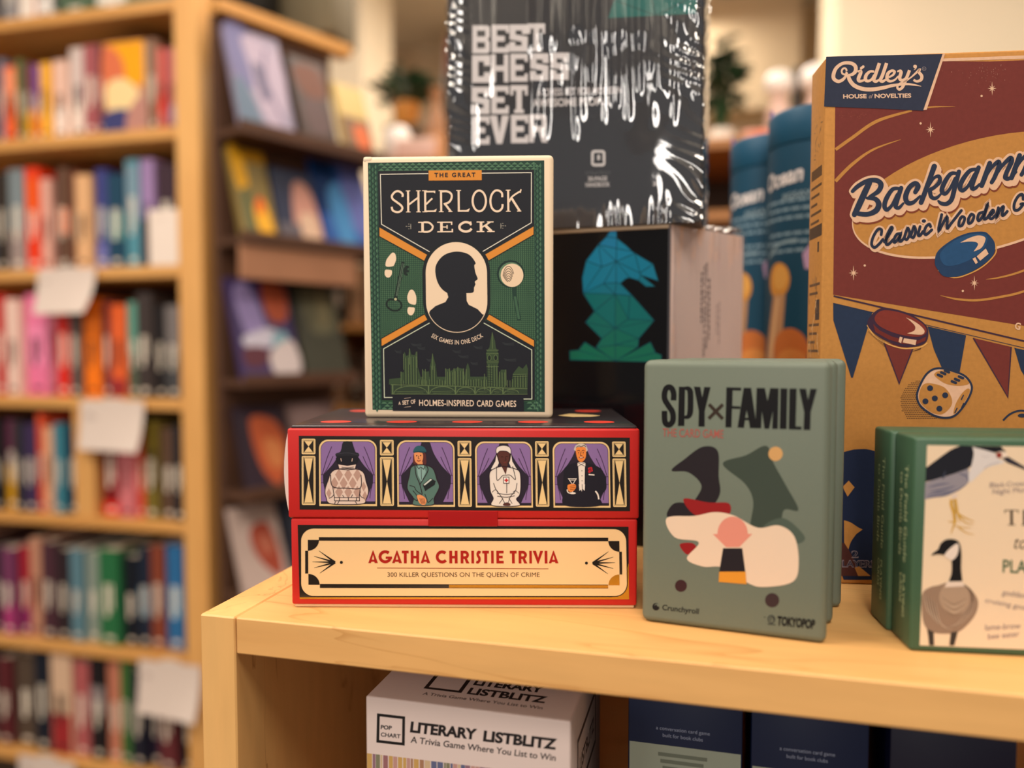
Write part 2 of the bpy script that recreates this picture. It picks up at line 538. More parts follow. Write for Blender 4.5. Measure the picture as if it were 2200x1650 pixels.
BOOKS = [
    (0, -1.7324, 0.0523, 2.0248, 0.149, '#55504f', 'dark', []),
    (0, -1.673, 0.0431, 2.0248, 0.144, '#8d8a8c', 'grey', []),
    (0, -1.6256, 0.048, 2.0248, 0.156, '#dd6a32', 'orange', [(0, 0.55, '#efe3d8')]),
    (0, -1.5733, 0.0474, 2.0248, 0.146, '#e9e2dc', 'white', []),
    (0, -1.5191, 0.0173, 2.0248, 0.143, '#39443c', 'green', []),
    (0, -1.4976, 0.0858, 2.0248, 0.156, '#50664f', 'green', []),
    (0, -1.4077, 0.0888, 2.0248, 0.177, '#6d7d66', 'sage', [(0.1, 0.5, '#e2dcd2')]),
    (1, -1.7358, 0.0299, 1.7398, 0.207, '#7d3a34', 'dark', []),
    (1, -1.703, 0.0184, 1.7398, 0.206, '#6f7f92', 'blue', []),
    (1, -1.6803, 0.0421, 1.7398, 0.184, '#f0622a', 'orange', [(0.5, 0.95, '#f7946b')]),
    (1, -1.6367, 0.018, 1.7398, 0.196, '#5d6a3c', 'olive', []),
    (1, -1.6172, 0.0207, 1.7398, 0.186, '#7d4650', 'plum', [(0, 0.4, '#f2a516')]),
    (1, -1.595, 0.0315, 1.7398, 0.182, '#7a4aa0', 'purple', [(0, 0.42, '#ee7a2e')]),
    (1, -1.562, 0.0285, 1.7398, 0.179, '#f2b23a', 'mustard yellow', []),
    (1, -1.5306, 0.039, 1.7398, 0.184, '#e9c0ae', 'pale pink', [(0, 0.4, '#f0dcd0')]),
    (1, -1.4887, 0.0439, 1.7398, 0.212, '#d9c6c0', 'cream', [(0, 0.4, '#efdccf')]),
    (1, -1.438, 0.0407, 1.7398, 0.208, '#a4555a', 'dusty rose', []),
    (1, -1.3958, 0.0181, 1.7398, 0.207, '#5b2b2c', 'dark maroon', []),
    (1, -1.2595, 0.0224, 1.7398, 0.207, '#8f6a55', 'brown', []),
    (1, -1.2331, 0.0172, 1.7398, 0.183, '#d6685f', 'coral red', [(0.2, 0.45, '#e23a2e')]),
    (1, -1.2131, 0.0196, 1.7398, 0.187, '#c8787a', 'rose', [(0, 0.3, '#a892a8')]),
    (2, -1.7519, 0.0331, 1.4266, 0.24, '#243040', 'dark', []),
    (2, -1.7172, 0.0328, 1.4266, 0.244, '#33281f', 'dark brown', []),
    (2, -1.6801, 0.0494, 1.4266, 0.249, '#7e8a90', 'blue grey', [(0, 0.4, '#9b8a86')]),
    (2, -1.6264, 0.0431, 1.4266, 0.25, '#ec3a10', 'red orange', [(0.5, 0.9, '#f05a1c')]),
    (2, -1.5734, 0.0288, 1.4266, 0.218, '#e2a898', 'pale pink', []),
    (2, -1.5417, 0.019, 1.4266, 0.239, '#3e2622', 'dark brown', []),
    (2, -1.5198, 0.0257, 1.4266, 0.242, '#6a4a38', 'olive brown', [(0.35, 0.6, '#ea7440')]),
    (2, -1.4913, 0.0174, 1.4266, 0.235, '#7c4030', 'rust brown', []),
    (2, -1.471, 0.0427, 1.4266, 0.222, '#e2b080', 'tan', []),
    (2, -1.4202, 0.0342, 1.4266, 0.234, '#3a3f80', 'navy', [(0, 0.25, '#6d6fae')]),
    (2, -1.3845, 0.0456, 1.4266, 0.219, '#12405a', 'dark teal', [(0.3, 0.6, '#5b8c8a')]),
    (2, -1.3349, 0.0372, 1.4266, 0.252, '#4f8ea0', 'teal', [(0.5, 0.95, '#7a97a8')]),
    (2, -1.2936, 0.0368, 1.4266, 0.25, '#9c7fb0', 'lilac', [(0, 0.45, '#3a2430')]),
    (2, -1.254, 0.0527, 1.4266, 0.237, '#38202e', 'dark plum', []),
    (3, -1.7561, 0.0305, 1.1183, 0.227, '#e8d7cc', 'dark', []),
    (3, -1.7241, 0.0331, 1.1183, 0.251, '#c01f1e', 'red', []),
    (3, -1.688, 0.0413, 1.1183, 0.238, '#ecc9bb', 'cream pink', []),
    (3, -1.6438, 0.0632, 1.1183, 0.25, '#ee7ba6', 'bright pink', [(0.3, 0.7, '#f58fb8')]),
    (3, -1.5777, 0.0346, 1.1183, 0.249, '#c46c80', 'dusty pink', []),
    (3, -1.5402, 0.037, 1.1183, 0.235, '#e02412', 'bright red', []),
    (3, -1.5004, 0.0312, 1.1183, 0.232, '#5f504c', 'charcoal brown', []),
    (3, -1.4664, 0.0469, 1.1183, 0.239, '#f57a10', 'bright orange', []),
    (3, -1.4166, 0.0238, 1.1183, 0.232, '#6a2f38', 'plum', []),
    (3, -1.3887, 0.0433, 1.1183, 0.221, '#e4622a', 'burnt orange', [(0, 0.2, '#a03030')]),
    (3, -1.3438, 0.0324, 1.1183, 0.227, '#5e9d8c', 'sea green', [(0, 0.45, '#54604e')]),
    (3, -1.3086, 0.0436, 1.1183, 0.248, '#3a302e', 'charcoal', []),
    (3, -1.2622, 0.0279, 1.1183, 0.217, '#1b1617', 'black', []),
    (3, -1.2316, 0.0377, 1.1183, 0.217, '#77706f', 'grey', [(0, 0.5, '#46474a')]),
    (4, -1.7682, 0.0308, 0.829, 0.23, '#20262c', 'dark', []),
    (4, -1.7359, 0.0218, 0.829, 0.216, '#1d1a1c', 'black', []),
    (4, -1.7111, 0.0346, 0.829, 0.226, '#5c2e45', 'plum', [(0, 0.5, '#d29a1e')]),
    (4, -1.6707, 0.0229, 0.829, 0.224, '#272a2c', 'charcoal', []),
    (4, -1.6449, 0.0397, 0.829, 0.219, '#3a2a50', 'dark purple', []),
    (4, -1.6023, 0.0182, 0.829, 0.245, '#d8502e', 'red orange', []),
    (4, -1.5812, 0.0265, 0.829, 0.213, '#d7a482', 'tan', []),
    (4, -1.5518, 0.0249, 0.829, 0.222, '#3d8296', 'blue teal', []),
    (4, -1.524, 0.0316, 0.829, 0.213, '#15304e', 'navy', []),
    (4, -1.4217, 0.0493, 0.829, 0.23, '#7c1518', 'dark red', [(0, 0.15, '#e02a1c')]),
    (4, -1.3682, 0.0434, 0.829, 0.216, '#d3767c', 'pink', []),
    (4, -1.322, 0.0181, 0.829, 0.219, '#da4c34', 'red', []),
    (4, -1.2972, 0.0387, 0.829, 0.235, '#726324', 'olive', [(0.3, 0.7, '#5a4c20')]),
    (4, -1.2557, 0.0395, 0.829, 0.218, '#5b4233', 'brown', []),
    (4, -1.2122, 0.0314, 0.829, 0.227, '#0f1722', 'black', []),
    (5, -1.7815, 0.0281, 0.5113, 0.254, '#3a2022', 'dark', []),
    (5, -1.7518, 0.0221, 0.5113, 0.222, '#1b2028', 'dark navy', []),
    (5, -1.7253, 0.0423, 0.5113, 0.22, '#72365c', 'purple', [(0, 0.35, '#a83a74')]),
    (5, -1.6787, 0.0331, 0.5113, 0.227, '#a02030', 'crimson', [(0, 0.3, '#8a2a60')]),
    (5, -1.6412, 0.0328, 0.5113, 0.249, '#c08a70', 'tan', []),
    (5, -1.604, 0.0409, 0.5113, 0.243, '#4a2a36', 'dark plum', []),
    (5, -1.5602, 0.0363, 0.5113, 0.227, '#2d2026', 'black brown', []),
    (5, -1.5168, 0.0345, 0.5113, 0.231, '#5b8190', 'blue grey', []),
    (5, -1.4795, 0.0409, 0.5113, 0.225, '#87948a', 'sage grey', []),
    (5, -1.4357, 0.0593, 0.5113, 0.236, '#246a40', 'green', []),
    (5, -1.3696, 0.0384, 0.5113, 0.22, '#0d1420', 'black', []),
    (5, -1.3283, 0.0314, 0.5113, 0.246, '#182438', 'dark navy', [(0.3, 0.6, '#44708a')]),
    (5, -1.2928, 0.0376, 0.5113, 0.254, '#833f2c', 'rust', []),
    (5, -1.2511, 0.0474, 0.5113, 0.256, '#2a6aa0', 'blue', [(0.3, 0.6, '#4a8cb4')]),
    (5, -1.2009, 0.0202, 0.5113, 0.247, '#1a2440', 'navy', []),
    (6, -1.7937, 0.0373, 0.2193, 0.263, '#2a1c20', 'dark', []),
    (6, -1.7534, 0.0443, 0.2193, 0.226, '#5a2028', 'maroon', []),
    (6, -1.7046, 0.0654, 0.2193, 0.237, '#54453a', 'olive brown', []),
    (6, -1.6348, 0.0472, 0.2193, 0.264, '#101a2a', 'black navy', []),
    (6, -1.5818, 0.062, 0.2193, 0.256, '#d9b79a', 'cream', [(0, 0.4, '#a02c30')]),
    (6, -1.5155, 0.0458, 0.2193, 0.241, '#b05a5c', 'rose', []),
    (6, -1.4655, 0.0452, 0.2193, 0.263, '#17141a', 'black', [(0.45, 0.7, '#8a7f80')]),
    (6, -1.4161, 0.0365, 0.2193, 0.25, '#c47a62', 'salmon', []),
    (6, -1.3755, 0.028, 0.2193, 0.258, '#3c6a34', 'green', []),
    (6, -1.3432, 0.0384, 0.2193, 0.237, '#171a2c', 'dark navy', []),
    (6, -1.302, 0.034, 0.2193, 0.233, '#241a30', 'dark violet', []),
    (6, -1.2638, 0.0479, 0.2193, 0.243, '#642a30', 'maroon', []),
    (6, -1.2118, 0.037, 0.2193, 0.23, '#1c2024', 'black', []),
]


# ================================================================== books on the tall bookcase
PAPER = mat('#e9dcc6', 0.8, 0.2, noise=0.06, nscale=900)
ROWN = ['top', 'first', 'second', 'third', 'fourth', 'fifth', 'sixth']
ORD = ['', 'first', 'second', 'third', 'fourth', 'fifth', 'sixth', 'seventh', 'eighth', 'ninth', 'tenth', 'eleventh', 'twelfth', 'thirteenth', 'fourteenth', 'fifteenth', 'sixteenth', 'seventeenth', 'eighteenth']


def spine_book(name, label, x, y, z, w, h, d, col, bands, group, lean=0.0, rz=0.0):
    t = thing(name, label, 'book', (x, y, z), rz, group)
    if lean:
        t.rotation_euler = (0, R(lean), rz)
    c = mat(col, 0.45, 0.35)
    b = min(0.0022, w * 0.12)
    m = MB()
    m.box(0, w, 0, b * 1.2, 0, h, c, b * 0.5, 1)
    m.box(0, b, b * 1.2, d, 0, h, c)
    m.box(w - b, w, b * 1.2, d, 0, h, c)
    cov = m.build('cover', t)
    MB().box(b, w - b, b * 1.3, d - 0.003, 0.003, h - 0.003, PAPER).build('page_block', t)
    for a0, a1, k in bands:
        MB().box(w * 0.04, w * 0.96, -0.0003, 0.0006, h * a0 + (0.001 if a0 == 0 else 0), h * a1, mat(k, 0.5)).build('spine_band', cov)
    m = MB()
    rnd = random.Random(int(abs(x) * 1e4) + int(z * 1e3))
    lt = '#e8dccb' if sum(rgb(col)[:3]) < 0.9 else '#3a2a26'
    q = h * rnd.uniform(0.56, 0.66)
    m.box(w * 0.3, w * 0.48, -0.0005, 0.0005, h * 0.3, q, mat(lt, 0.5))
    m.box(w * 0.58, w * 0.68, -0.0005, 0.0005, h * 0.38, q, mat(lt, 0.5))
    m.box(w * 0.3, w * 0.7, -0.0005, 0.0005, h * 0.05, h * 0.09, mat(lt, 0.5))
    m.build('spine_title', cov)
    return t


BYROW = {}
for b in BOOKS:
    BYROW.setdefault(b[0], []).append(b)
for r, L in BYROW.items():
    L = sorted(L, key=lambda b: -b[1])
    over = max(0.0, max(b[1] + b[2] for b in L) - (KX - 0.0645))
    for i, (_, x, w, z, h, col, cn, bands) in enumerate(L):
        rnd = random.Random(i * 31 + r)
        d = min(0.15 + rnd.uniform(0, 0.05), 0.21)
        if r == 0:
            lab = '%s book on top of the tall bookcase, %s from its right end' % (cn, ORD[i + 1])
        else:
            lab = '%s book, %s from the corner post on the %s bookcase shelf' % (cn, ORD[i + 1], ROWN[r])
        spine_book('book', lab, x - over, KY + 0.012 + rnd.uniform(0, 0.02), z + 0.0002, w, h, d, col, bands,
                   'books standing on top of the bookcase' if r == 0 else 'book spines on the %s shelf of the tall bookcase' % ROWN[r])


# face-out books: a cover seen from the front, leaning back on a ledge
def cover_book(name, label, x, y, z, w, h, d, col, shapes, parent_m=None, lean=0.0, rz=0.0, cat='book', group=None, spinecol=None):
    t = thing(name, label, cat, (x, y, z), 0, group)
    t.rotation_euler = Euler((R(-lean), 0, rz), 'XYZ')
    c = mat(col, 0.4, 0.4)
    m = MB()
    m.box(0, w, 0, 0.0022, 0, h, c, 0.0006, 1)
    m.box(0, w, d - 0.0022, d, 0, h, c, 0.0006, 1)
    m.box(0, 0.0022, 0.0023, d - 0.0023, 0, h, mat(spinecol or col, 0.4))
    cov = m.build('cover', t)
    MB().box(0.0024, w - 0.003, 0.0024, d - 0.0024, 0.003, h - 0.003, PAPER).build('page_block', t)
    s = Sheet(((0, 0), (100, 0), (100, 150), (0, 150)), w, h, front, 8e-5)
    for i, sh in enumerate(shapes):
        if sh[0] == 'r':
            s.rect(*sh[1:5], sh[5], i + 1)
        elif sh[0] == 'e':
            s.poly(arc(*sh[1:5], n=28), sh[5], i + 1)
        elif sh[0] == 'b':
            s.blob(sh[1], sh[2], i + 1)
        elif sh[0] == 'l':
            s.curve(sh[1], sh[2], sh[3], i + 1)
    s.done('cover_artwork', cov)
    return t


# wide bright book shown cover-out between the spines of the first shelf
cover_book('face_out_book', 'orange and yellow book shown cover out near the corner post of the first shelf', -1.3755, KY + 0.01, BZ[1] + 0.0138, 0.113, 0.205, 0.022, '#c98a6a', [
    ('r', 4, 2, 98, 75, '#f2a40c'), ('b', [(0, 10), (38, 20), (52, 60), (30, 95), (0, 100)], '#d8704a'), ('b', [(8, 70), (50, 62), (88, 92), (60, 118), (10, 112)], '#f3d49a'),
    ('b', [(0, 120), (40, 112), (70, 122), (52, 150), (0, 150)], '#3c3f72'), ('b', [(60, 116), (99, 90), (100, 150), (55, 150)], '#b98478')], rz=0)
cover_book('white_card_book', 'small white book shown cover out at the right end of the second shelf', -1.2555, KY + 0.0025, BZ[2] + 0.0137, 0.078, 0.128, 0.008, '#ecdcd0', [
    ('r', 14, 20, 86, 22, '#dccabd'), ('r', 14, 28, 60, 30, '#dccabd')], lean=0)

EM = Matrix.Translation((KX + 0.031, KY, 0)) @ Matrix.Rotation(R(64.3), 4, 'Z')


def ledge_book(label, u, lv, w, h, col, shapes, d=0.02, lean=17, out=-0.108):
    p = EM @ Vector((u, out, ELEV[lv] + 0.0005))
    return cover_book('face_out_book', label, p.x, p.y, p.z, w, h, d, col, shapes, lean=lean, rz=R(64.3), group='face out books on the end display')


ledge_book('lavender and grey patterned book leaning on the top ledge of the end display', 0.015, 0, 0.135, 0.25, '#90869c', [
    ('b', [(0, 0), (40, 0), (55, 60), (30, 90), (0, 70)], '#6f6c92'), ('b', [(30, 10), (90, 20), (99, 80), (70, 140), (40, 120), (34, 60)], '#a899ac'),
    ('b', [(40, 50), (58, 55), (62, 95), (48, 100)], '#5f5a74'), ('b', [(0, 80), (24, 90), (40, 148), (0, 150)], '#5f7084'), ('l', [(70, 20), (60, 70), (80, 130)], 5, '#6e6480')])
ledge_book('dark brown book leaning at the back of the top display ledge', 0.17, 0, 0.10, 0.225, '#3a2824', [
    ('b', [(10, 20), (80, 12), (92, 60), (30, 66)], '#6a4030'), ('b', [(20, 80), (70, 70), (84, 120), (30, 130)], '#584444')])
ledge_book('pale yellow book leaning at the far end of the top display ledge', 0.295, 0, 0.09, 0.19, '#c9ad6c', [
    ('r', 0, 70, 100, 150, '#7d6048'), ('b', [(40, 92), (80, 90), (84, 140), (50, 140)], '#d4683a')])
ledge_book('olive and yellow book leaning on the second ledge of the end display', 0.012, 1, 0.088, 0.215, '#75622e', [
    ('r', 0, 0, 100, 20, '#c08a1c'), ('b', [(0, 0), (30, 0), (40, 60), (8, 66)], '#cc961f'), ('b', [(44, 96), (76, 84), (90, 140), (50, 140)], '#dda22a'), ('b', [(54, 84), (72, 80), (70, 104), (52, 106)], '#d0541f'), ('b', [(14, 80), (36, 70), (40, 140), (20, 140)], '#575c3c')])
ledge_book('navy book with a pale pink patch on the second display ledge', 0.108, 1, 0.115, 0.185, '#18223f', [
    ('b', [(50, 30), (90, 40), (99, 148), (40, 148)], '#b98678'), ('r', 0, 110, 50, 150, '#5a545c'), ('b', [(55, 90), (90, 90), (94, 140), (56, 140)], '#c9a890')])
ledge_book('bright blue and periwinkle book on the second display ledge', 0.235, 1, 0.15, 0.245, '#225096', [
    ('b', [(0, 0), (34, 0), (40, 80), (0, 90)], '#102e5c'), ('b', [(54, 4), (99, 4), (99, 120), (60, 110)], '#5f66a4'), ('b', [(20, 60), (50, 50), (60, 148), (30, 148)], '#4480b4')])
ledge_book('purple, white and orange illustrated book on the third display ledge', 0.008, 2, 0.15, 0.24, '#3a2c58', [
    ('b', [(6, 20), (34, 10), (52, 80), (20, 90)], '#8a7cac'), ('b', [(56, 6), (94, 6), (92, 58), (60, 60)], '#a85034'), ('b', [(10, 88), (60, 74), (74, 96), (20, 104)], '#b9b4c4'), ('b', [(60, 84), (84, 80), (86, 106), (60, 110)], '#789aa6'),
    ('b', [(50, 112), (92, 92), (99, 138), (58, 148)], '#bdb0b0'), ('b', [(8, 104), (46, 104), (40, 128), (8, 130)], '#57303a')])
ledge_book('dark olive green book at the back of the third display ledge', 0.172, 2, 0.125, 0.235, '#3a3a30', [
    ('b', [(20, 8), (80, 8), (90, 70), (30, 76)], '#5f5c48'), ('b', [(56, 14), (76, 20), (72, 60), (50, 64)], '#787054')])
ledge_book('dark plum book with an orange figure on the fourth display ledge', 0.015, 3, 0.12, 0.2, '#2c1f2b', [
    ('b', [(30, 20), (80, 30), (96, 80), (70, 140), (40, 120), (26, 70)], '#ac5230'), ('b', [(50, 60), (84, 70), (80, 110), (54, 104)], '#bb7244')])
ledge_book('greyish pink book at the back of the fourth display ledge', 0.15, 3, 0.13, 0.2, '#7d6664', [
    ('b', [(10, 20), (70, 12), (84, 120), (26, 130)], '#8d7674'), ('r', 0, 128, 100, 150, '#3a2c2c')])
ledge_book('white book with a red figure on the fifth display ledge', 0.005, 4, 0.115, 0.205, '#b9a49c', [
    ('b', [(36, 40), (74, 34), (88, 80), (84, 126), (56, 110), (34, 76)], '#9d4634'), ('b', [(50, 58), (70, 56), (74, 84), (56, 84)], '#b96c56')], lean=20)
ledge_book('slate blue book at the back of the fifth display ledge', 0.13, 4, 0.15, 0.225, '#2a2f3c', [('b', [(20, 20), (80, 24), (84, 80), (24, 84)], '#363e4e')])


# paper notes hanging from the shelf edges
def shelf_note(label, x, z, w, h, curl, text):
    t = thing('shelf_note', label, 'paper note', (x, KY - 0.003, z), 0, 'paper notes on the shelf edges')
    n = 10
    vs, fs = [], []
    for j in range(n + 1):
        v = j / n
        for i in range(n + 1):
            u = i / n
            yy = -0.004 - curl * (v ** 2) * (0.6 + 0.8 * u * u)
            vs.append((u * w, yy, -v * h))
    for j in range(n):
        for i in range(n):
            a = j * (n + 1) + i
            fs.append((a, a + 1, a + n + 2, a + n + 1))
    vs += [(p[0], p[1] - 0.0004, p[2]) for p in vs]
    q = (n + 1) ** 2
    fs += [tuple(k + q for k in f[::-1]) for f in fs]
    MB().raw(vs, fs, mat('#d9c9bf', 0.7, 0.2), True).build('paper', t)
    MB().box(w * .36, w * .64, -0.0035, 0.0025, -0.006, 0.004, mat('#d9cfc6', 0.3, 0.5)).build('clip', t)
    m = MB()
    for k in range(2):
        m.box(w * .1, w * (.2 + .08 * k), -0.0062, -0.0052, -h * (.3 + .08 * k), -h * (.27 + .08 * k), mat('#9a8a86', 0.6))
    m.build('printed_lines', t)
    return t


shelf_note('white paper note hanging from the shelf edge above the pink books', -1.562, BZ[2] + 0.012, 0.166, 0.108, 0.03, 2)
shelf_note('white paper note hanging from the shelf edge above the dark red books', -1.449, BZ[3] + 0.008, 0.178, 0.118, 0.02, 2)
shelf_note('white paper note beside the corner post, low on the bookcase', -1.302, BZ[5] + 0.0, 0.17, 0.125, 0.022, 2)
shelf_note('white paper note on the lowest shelf edge at the left frame edge', -1.665, BZ[6] + 0.012, 0.17, 0.11, 0.02, 2)

# things on top of the bookcase
t = thing('storage_box', 'black box standing on top of the bookcase above the end display', 'box', (-1.155, 1.66, 2.0465))
MB().box(-0.03, 0.09, 0, 0.13, 0, 0.22, mat('#14120f', 0.6), 0.004).build('body', t)
MB().box(-0.02, 0.08, -0.003, 0.001, 0.01, 0.21, mat('#1c1a17', 0.9), 0.001, 1).build('front_grille', t)
t = thing('storage_box', 'olive grey box behind the black box on top of the display', 'box', (-1.10, 1.83, 2.0465))
MB().box(0, 0.16, 0, 0.14, 0, 0.20, mat('#6b614c', 0.7), 0.004).build('body', t)
MB().box(-0.003, 0.163, -0.003, 0.143, 0.17, 0.205, mat('#75694f', 0.7), 0.003).build('lid', t)


# ================================================================== back of the shop: plant shelf and its things
SH = thing('plant_shelf', 'brown wooden shelf at the back of the shop carrying plants and ornaments', 'shelf', (-0.93, 2.04, 0.0))
BRN = wood('dark_shelf_wood', '#a8713f', '#b98049', '#8a5a30', 'X', 0.5, 0.3)
MB().box(0, 1.335, 0, 0.44, 1.742, 1.768, BRN, 0.002, 1).build('top_board', SH)
MB().box(0, 1.335, 0.0, 0.44, 1.56, 1.585, BRN, 0.002, 1).build('shelf_board', SH)
MB().box(0.0, 0.03, 0.002, 0.44, 0, 1.7415, BRN, 0.002, 1).build('side_panel', SH)
MB().box(1.305, 1.335, 0.002, 0.44, 0, 1.7415, BRN, 0.002, 1).build('side_panel', SH)
MB().box(0.031, 1.304, 0.42, 0.438, 0.0, 1.7415, mat('#4a3a30', 0.8), 0.002, 1).build('back_panel', SH)
ZP = 1.7685


def plant(label, x, y, z, pot_r, pot_h, potcol, spread, hgt, leafcol, n, seed, trail=0.0):
    t = thing('potted_plant', label, 'plant', (x, y, z))
    m = MB()
    m.lathe([(pot_r * .7, 0), (pot_r * .92, pot_h * .5), (pot_r, pot_h * .96), (pot_r * .96, pot_h), (pot_r * .86, pot_h * .97), (pot_r * .84, pot_h * .9)], mat(potcol, 0.4, 0.4))
    m.build('pot', t)
    MB().lathe([(0.001, pot_h * .88), (pot_r * .85, pot_h * .88), (pot_r * .85, pot_h * .895), (0.001, pot_h * .9)], mat('#2e2219', 0.9)).build('soil', t)
    rnd = random.Random(seed)
    lv, st = MB(), MB()
    lm = [mat(leafcol, 0.45, 0.4), mat('#2c4a2c', 0.45, 0.4), mat('#1e3522', 0.45, 0.4)]
    for i in range(n):
        a = rnd.uniform(0, 2 * math.pi)
        rr = spread * math.sqrt(rnd.uniform(0.05, 1))
        top = pot_h + hgt * rnd.uniform(0.35, 1.0) * (1 - 0.45 * (rr / spread) ** 2) - trail * rr / spread
        p0 = Vector((0.2 * pot_r * math.cos(a), 0.2 * pot_r * math.sin(a), pot_h * .9))
        p1 = Vector((rr * math.cos(a), rr * math.sin(a), top))
        pm = (p0 + p1) / 2 + Vector((0, 0, hgt * .18))
        pts = [p0, pm, p1]
        prev = None
        vs, fs = [], []
        for k, p in enumerate(pts):
            w = 0.0016
            for q in range(4):
                vs.append(p + Vector((w * math.cos(q * math.pi / 2), w * math.sin(q * math.pi / 2), 0)))
        for k in range(2):
            for q in range(4):
                fs.append((k * 4 + q, k * 4 + (q + 1) % 4, k * 4 + 4 + (q + 1) % 4, k * 4 + 4 + q))
        st.raw(vs, fs, lm[1])
        for k in range(3):                           # three leaves by each stem tip
            d = Vector((math.cos(a + rnd.uniform(-1.3, 1.3)), math.sin(a + rnd.uniform(-1.3, 1.3)), rnd.uniform(-0.5, 0.6))).normalized()
            L = rnd.uniform(0.035, 0.06)
            sd = d.cross(Vector((0, 0, 1))).normalized() * L * 0.3
            up = sd.cross(d).normalized() * L * 0.12
            b = p1 - (p1 - pm) * (0.25 * k)
            lv.raw([b, b + d * L * .45 + sd + up, b + d * L, b + d * L * .45 - sd + up, b + d * L * .45 - up], [(0, 1, 4), (1, 2, 4), (2, 3, 4), (3, 0, 4)], lm[rnd.randrange(3)], False)
    st.build('stems', t)
    lv.build('foliage', t)
    return t


t = thing('plant_stand_box', 'brown box under the orange pot on the plant shelf', 'box', (-0.92, 2.215, ZP))
MB().box(-0.05, 0.06, 0.0, 0.12, 0, 0.15, mat('#5f4a38', 0.8), 0.003).build('body', t)
plant('leafy green plant in a round orange pot at the back of the shop', -0.918, 2.27, ZP + 0.1505, 0.042, 0.075, '#e2963c', 0.085, 0.13, '#33573a', 46, 3, 0.03)
t = thing('bowl', 'round white bowl in front of the orange pot at the back', 'bowl', (-0.885, 2.12, ZP))
MB().lathe([(0.02, 0), (0.034, 0.01), (0.043, 0.04), (0.042, 0.075), (0.034, 0.10), (0.026, 0.108), (0.024, 0.104)], mat('#eadfd8', 0.3, 0.5)).build('body', t)
t = thing('pink_box', 'pale pink gift box lying before the white bowl', 'box', (-0.862, 2.045, ZP))
MB().box(0, 0.115, 0, 0.028, 0, 0.05, mat('#dcb3a6', 0.6), 0.004).build('body', t)
MB().box(-0.001, 0.116, -0.001, 0.029, 0.035, 0.053, mat('#e2bdb0', 0.6), 0.003).build('lid', t)
t = thing('brown_bottle', 'rounded brown bottle to the left of the tall chess box', 'bottle', (-0.795, 2.20, ZP))
MB().lathe([(0.024, 0), (0.03, 0.01), (0.031, 0.11), (0.026, 0.15), (0.017, 0.18), (0.016, 0.22), (0.019, 0.225), (0.019, 0.24), (0.002, 0.242)], mat('#9a6a44', 0.35, 0.5)).build('body', t)
MB().lathe([(0.0314, 0.03), (0.0316, 0.035), (0.0316, 0.095), (0.0314, 0.10)], mat('#b98a63', 0.6)).build('paper_label', t)
t = thing('dark_red_bottle', 'tall dark red and black bottle behind the brown bottle', 'bottle', (-0.815, 2.43, ZP))
MB().lathe([(0.03, 0), (0.036, 0.01), (0.036, 0.34), (0.034, 0.36)], mat('#1c1616', 0.3, 0.5)).build('body', t)
MB().lathe([(0.0364, 0.345), (0.033, 0.36), (0.03, 0.45), (0.026, 0.47), (0.004, 0.475)], mat('#6e2418', 0.35, 0.5)).build('cap', t)
plant('tall dark green plant in a white pot right of the shrink wrapped chess box', 0.03, 2.36, ZP, 0.038, 0.10, '#e6dcd0', 0.055, 0.31, '#22382a', 60, 8)
t = thing('coral_box', 'small coral and pale pink box on the back shelf', 'box', (0.085, 2.20, ZP))
MB().box(0, 0.07, 0, 0.05, 0, 0.055, mat('#e8a596', 0.6), 0.003).build('body', t)
MB().box(0.028, 0.066, -0.001, 0.051, 0.002, 0.05, mat('#f0705a', 0.6), 0.003).build('sleeve', t)
for nm, lab, x, z2 in (('globe_ornament', 'round white globe ornament on a pale pink base at the back', 0.19, 0), ('globe_ornament', 'white globe ornament half hidden behind the kraft backgammon box', 0.29, 0.01)):
    t = thing(nm, lab, 'ornament', (x, 2.38, ZP))
    MB().lathe([(0.034, 0), (0.036, 0.01), (0.034, 0.15), (0.02, 0.175), (0.018, 0.19)], mat('#dcb9ac', 0.5)).build('base', t)
    MB().lathe([(0.012, 0.185)] + [(0.042 * math.cos(R(a)), 0.226 + z2 + 0.042 * math.sin(R(a))) for a in range(-70, 90, 8)] + [(0.001, 0.268 + z2)], mat('#f2e9e2', 0.25, 0.5)).build('globe', t)
t = thing('grey_vase', 'slim dark grey vase between the two white globes', 'vase', (0.243, 2.42, ZP))
MB().lathe([(0.012, 0), (0.016, 0.02), (0.016, 0.2), (0.01, 0.25), (0.012, 0.28), (0.009, 0.278)], mat('#4a4a4c', 0.5)).build('body', t)

# low far bookcase between the end display and the plant shelf
FB = thing('far_bookcase', 'far tan bookcase half hidden behind the end display', 'bookcase', (-1.56, 2.64, 0))
MB().box(0, 0.025, 0, 0.3, 0, 1.60, CASE_Z, 0.002, 1).build('side_panel', FB)
MB().box(0.475, 0.50, 0, 0.3, 0, 1.60, CASE_Z, 0.002, 1).build('side_panel', FB)
for z in (0.35, 0.68, 1.0, 1.31, 1.588):
    MB().box(0.0255, 0.4745, 0.002, 0.29, z - 0.012, z + 0.012, CASE_X, 0.002, 1).build('shelf_board', FB)
MB().box(0.0255, 0.4745, 0.285, 0.298, 0.1, 1.57, mat('#b98a5c', 0.7)).build('back_panel', FB)
fc = [('#8a6a50', 'brown'), ('#c9a27e', 'tan'), ('#2b2420', 'black'), ('#b58468', 'rust'), ('#d2b394', 'cream'), ('#47382e', 'dark brown')]
for r, z in enumerate((0.693, 1.013, 1.323)):
    for i in range(6):
        c, cn = fc[(i * 5 + r * 2) % 6]
        spine_book('book', '%s book on the far tan bookcase, %s shelf, %s from the left' % (cn, ORD[r + 2], ORD[i + 1]), -1.53 + i * 0.073, 2.66, z, 0.06, 0.2 + 0.012 * ((i + r) % 4), 0.15, c, [], 'books on the far tan bookcase')

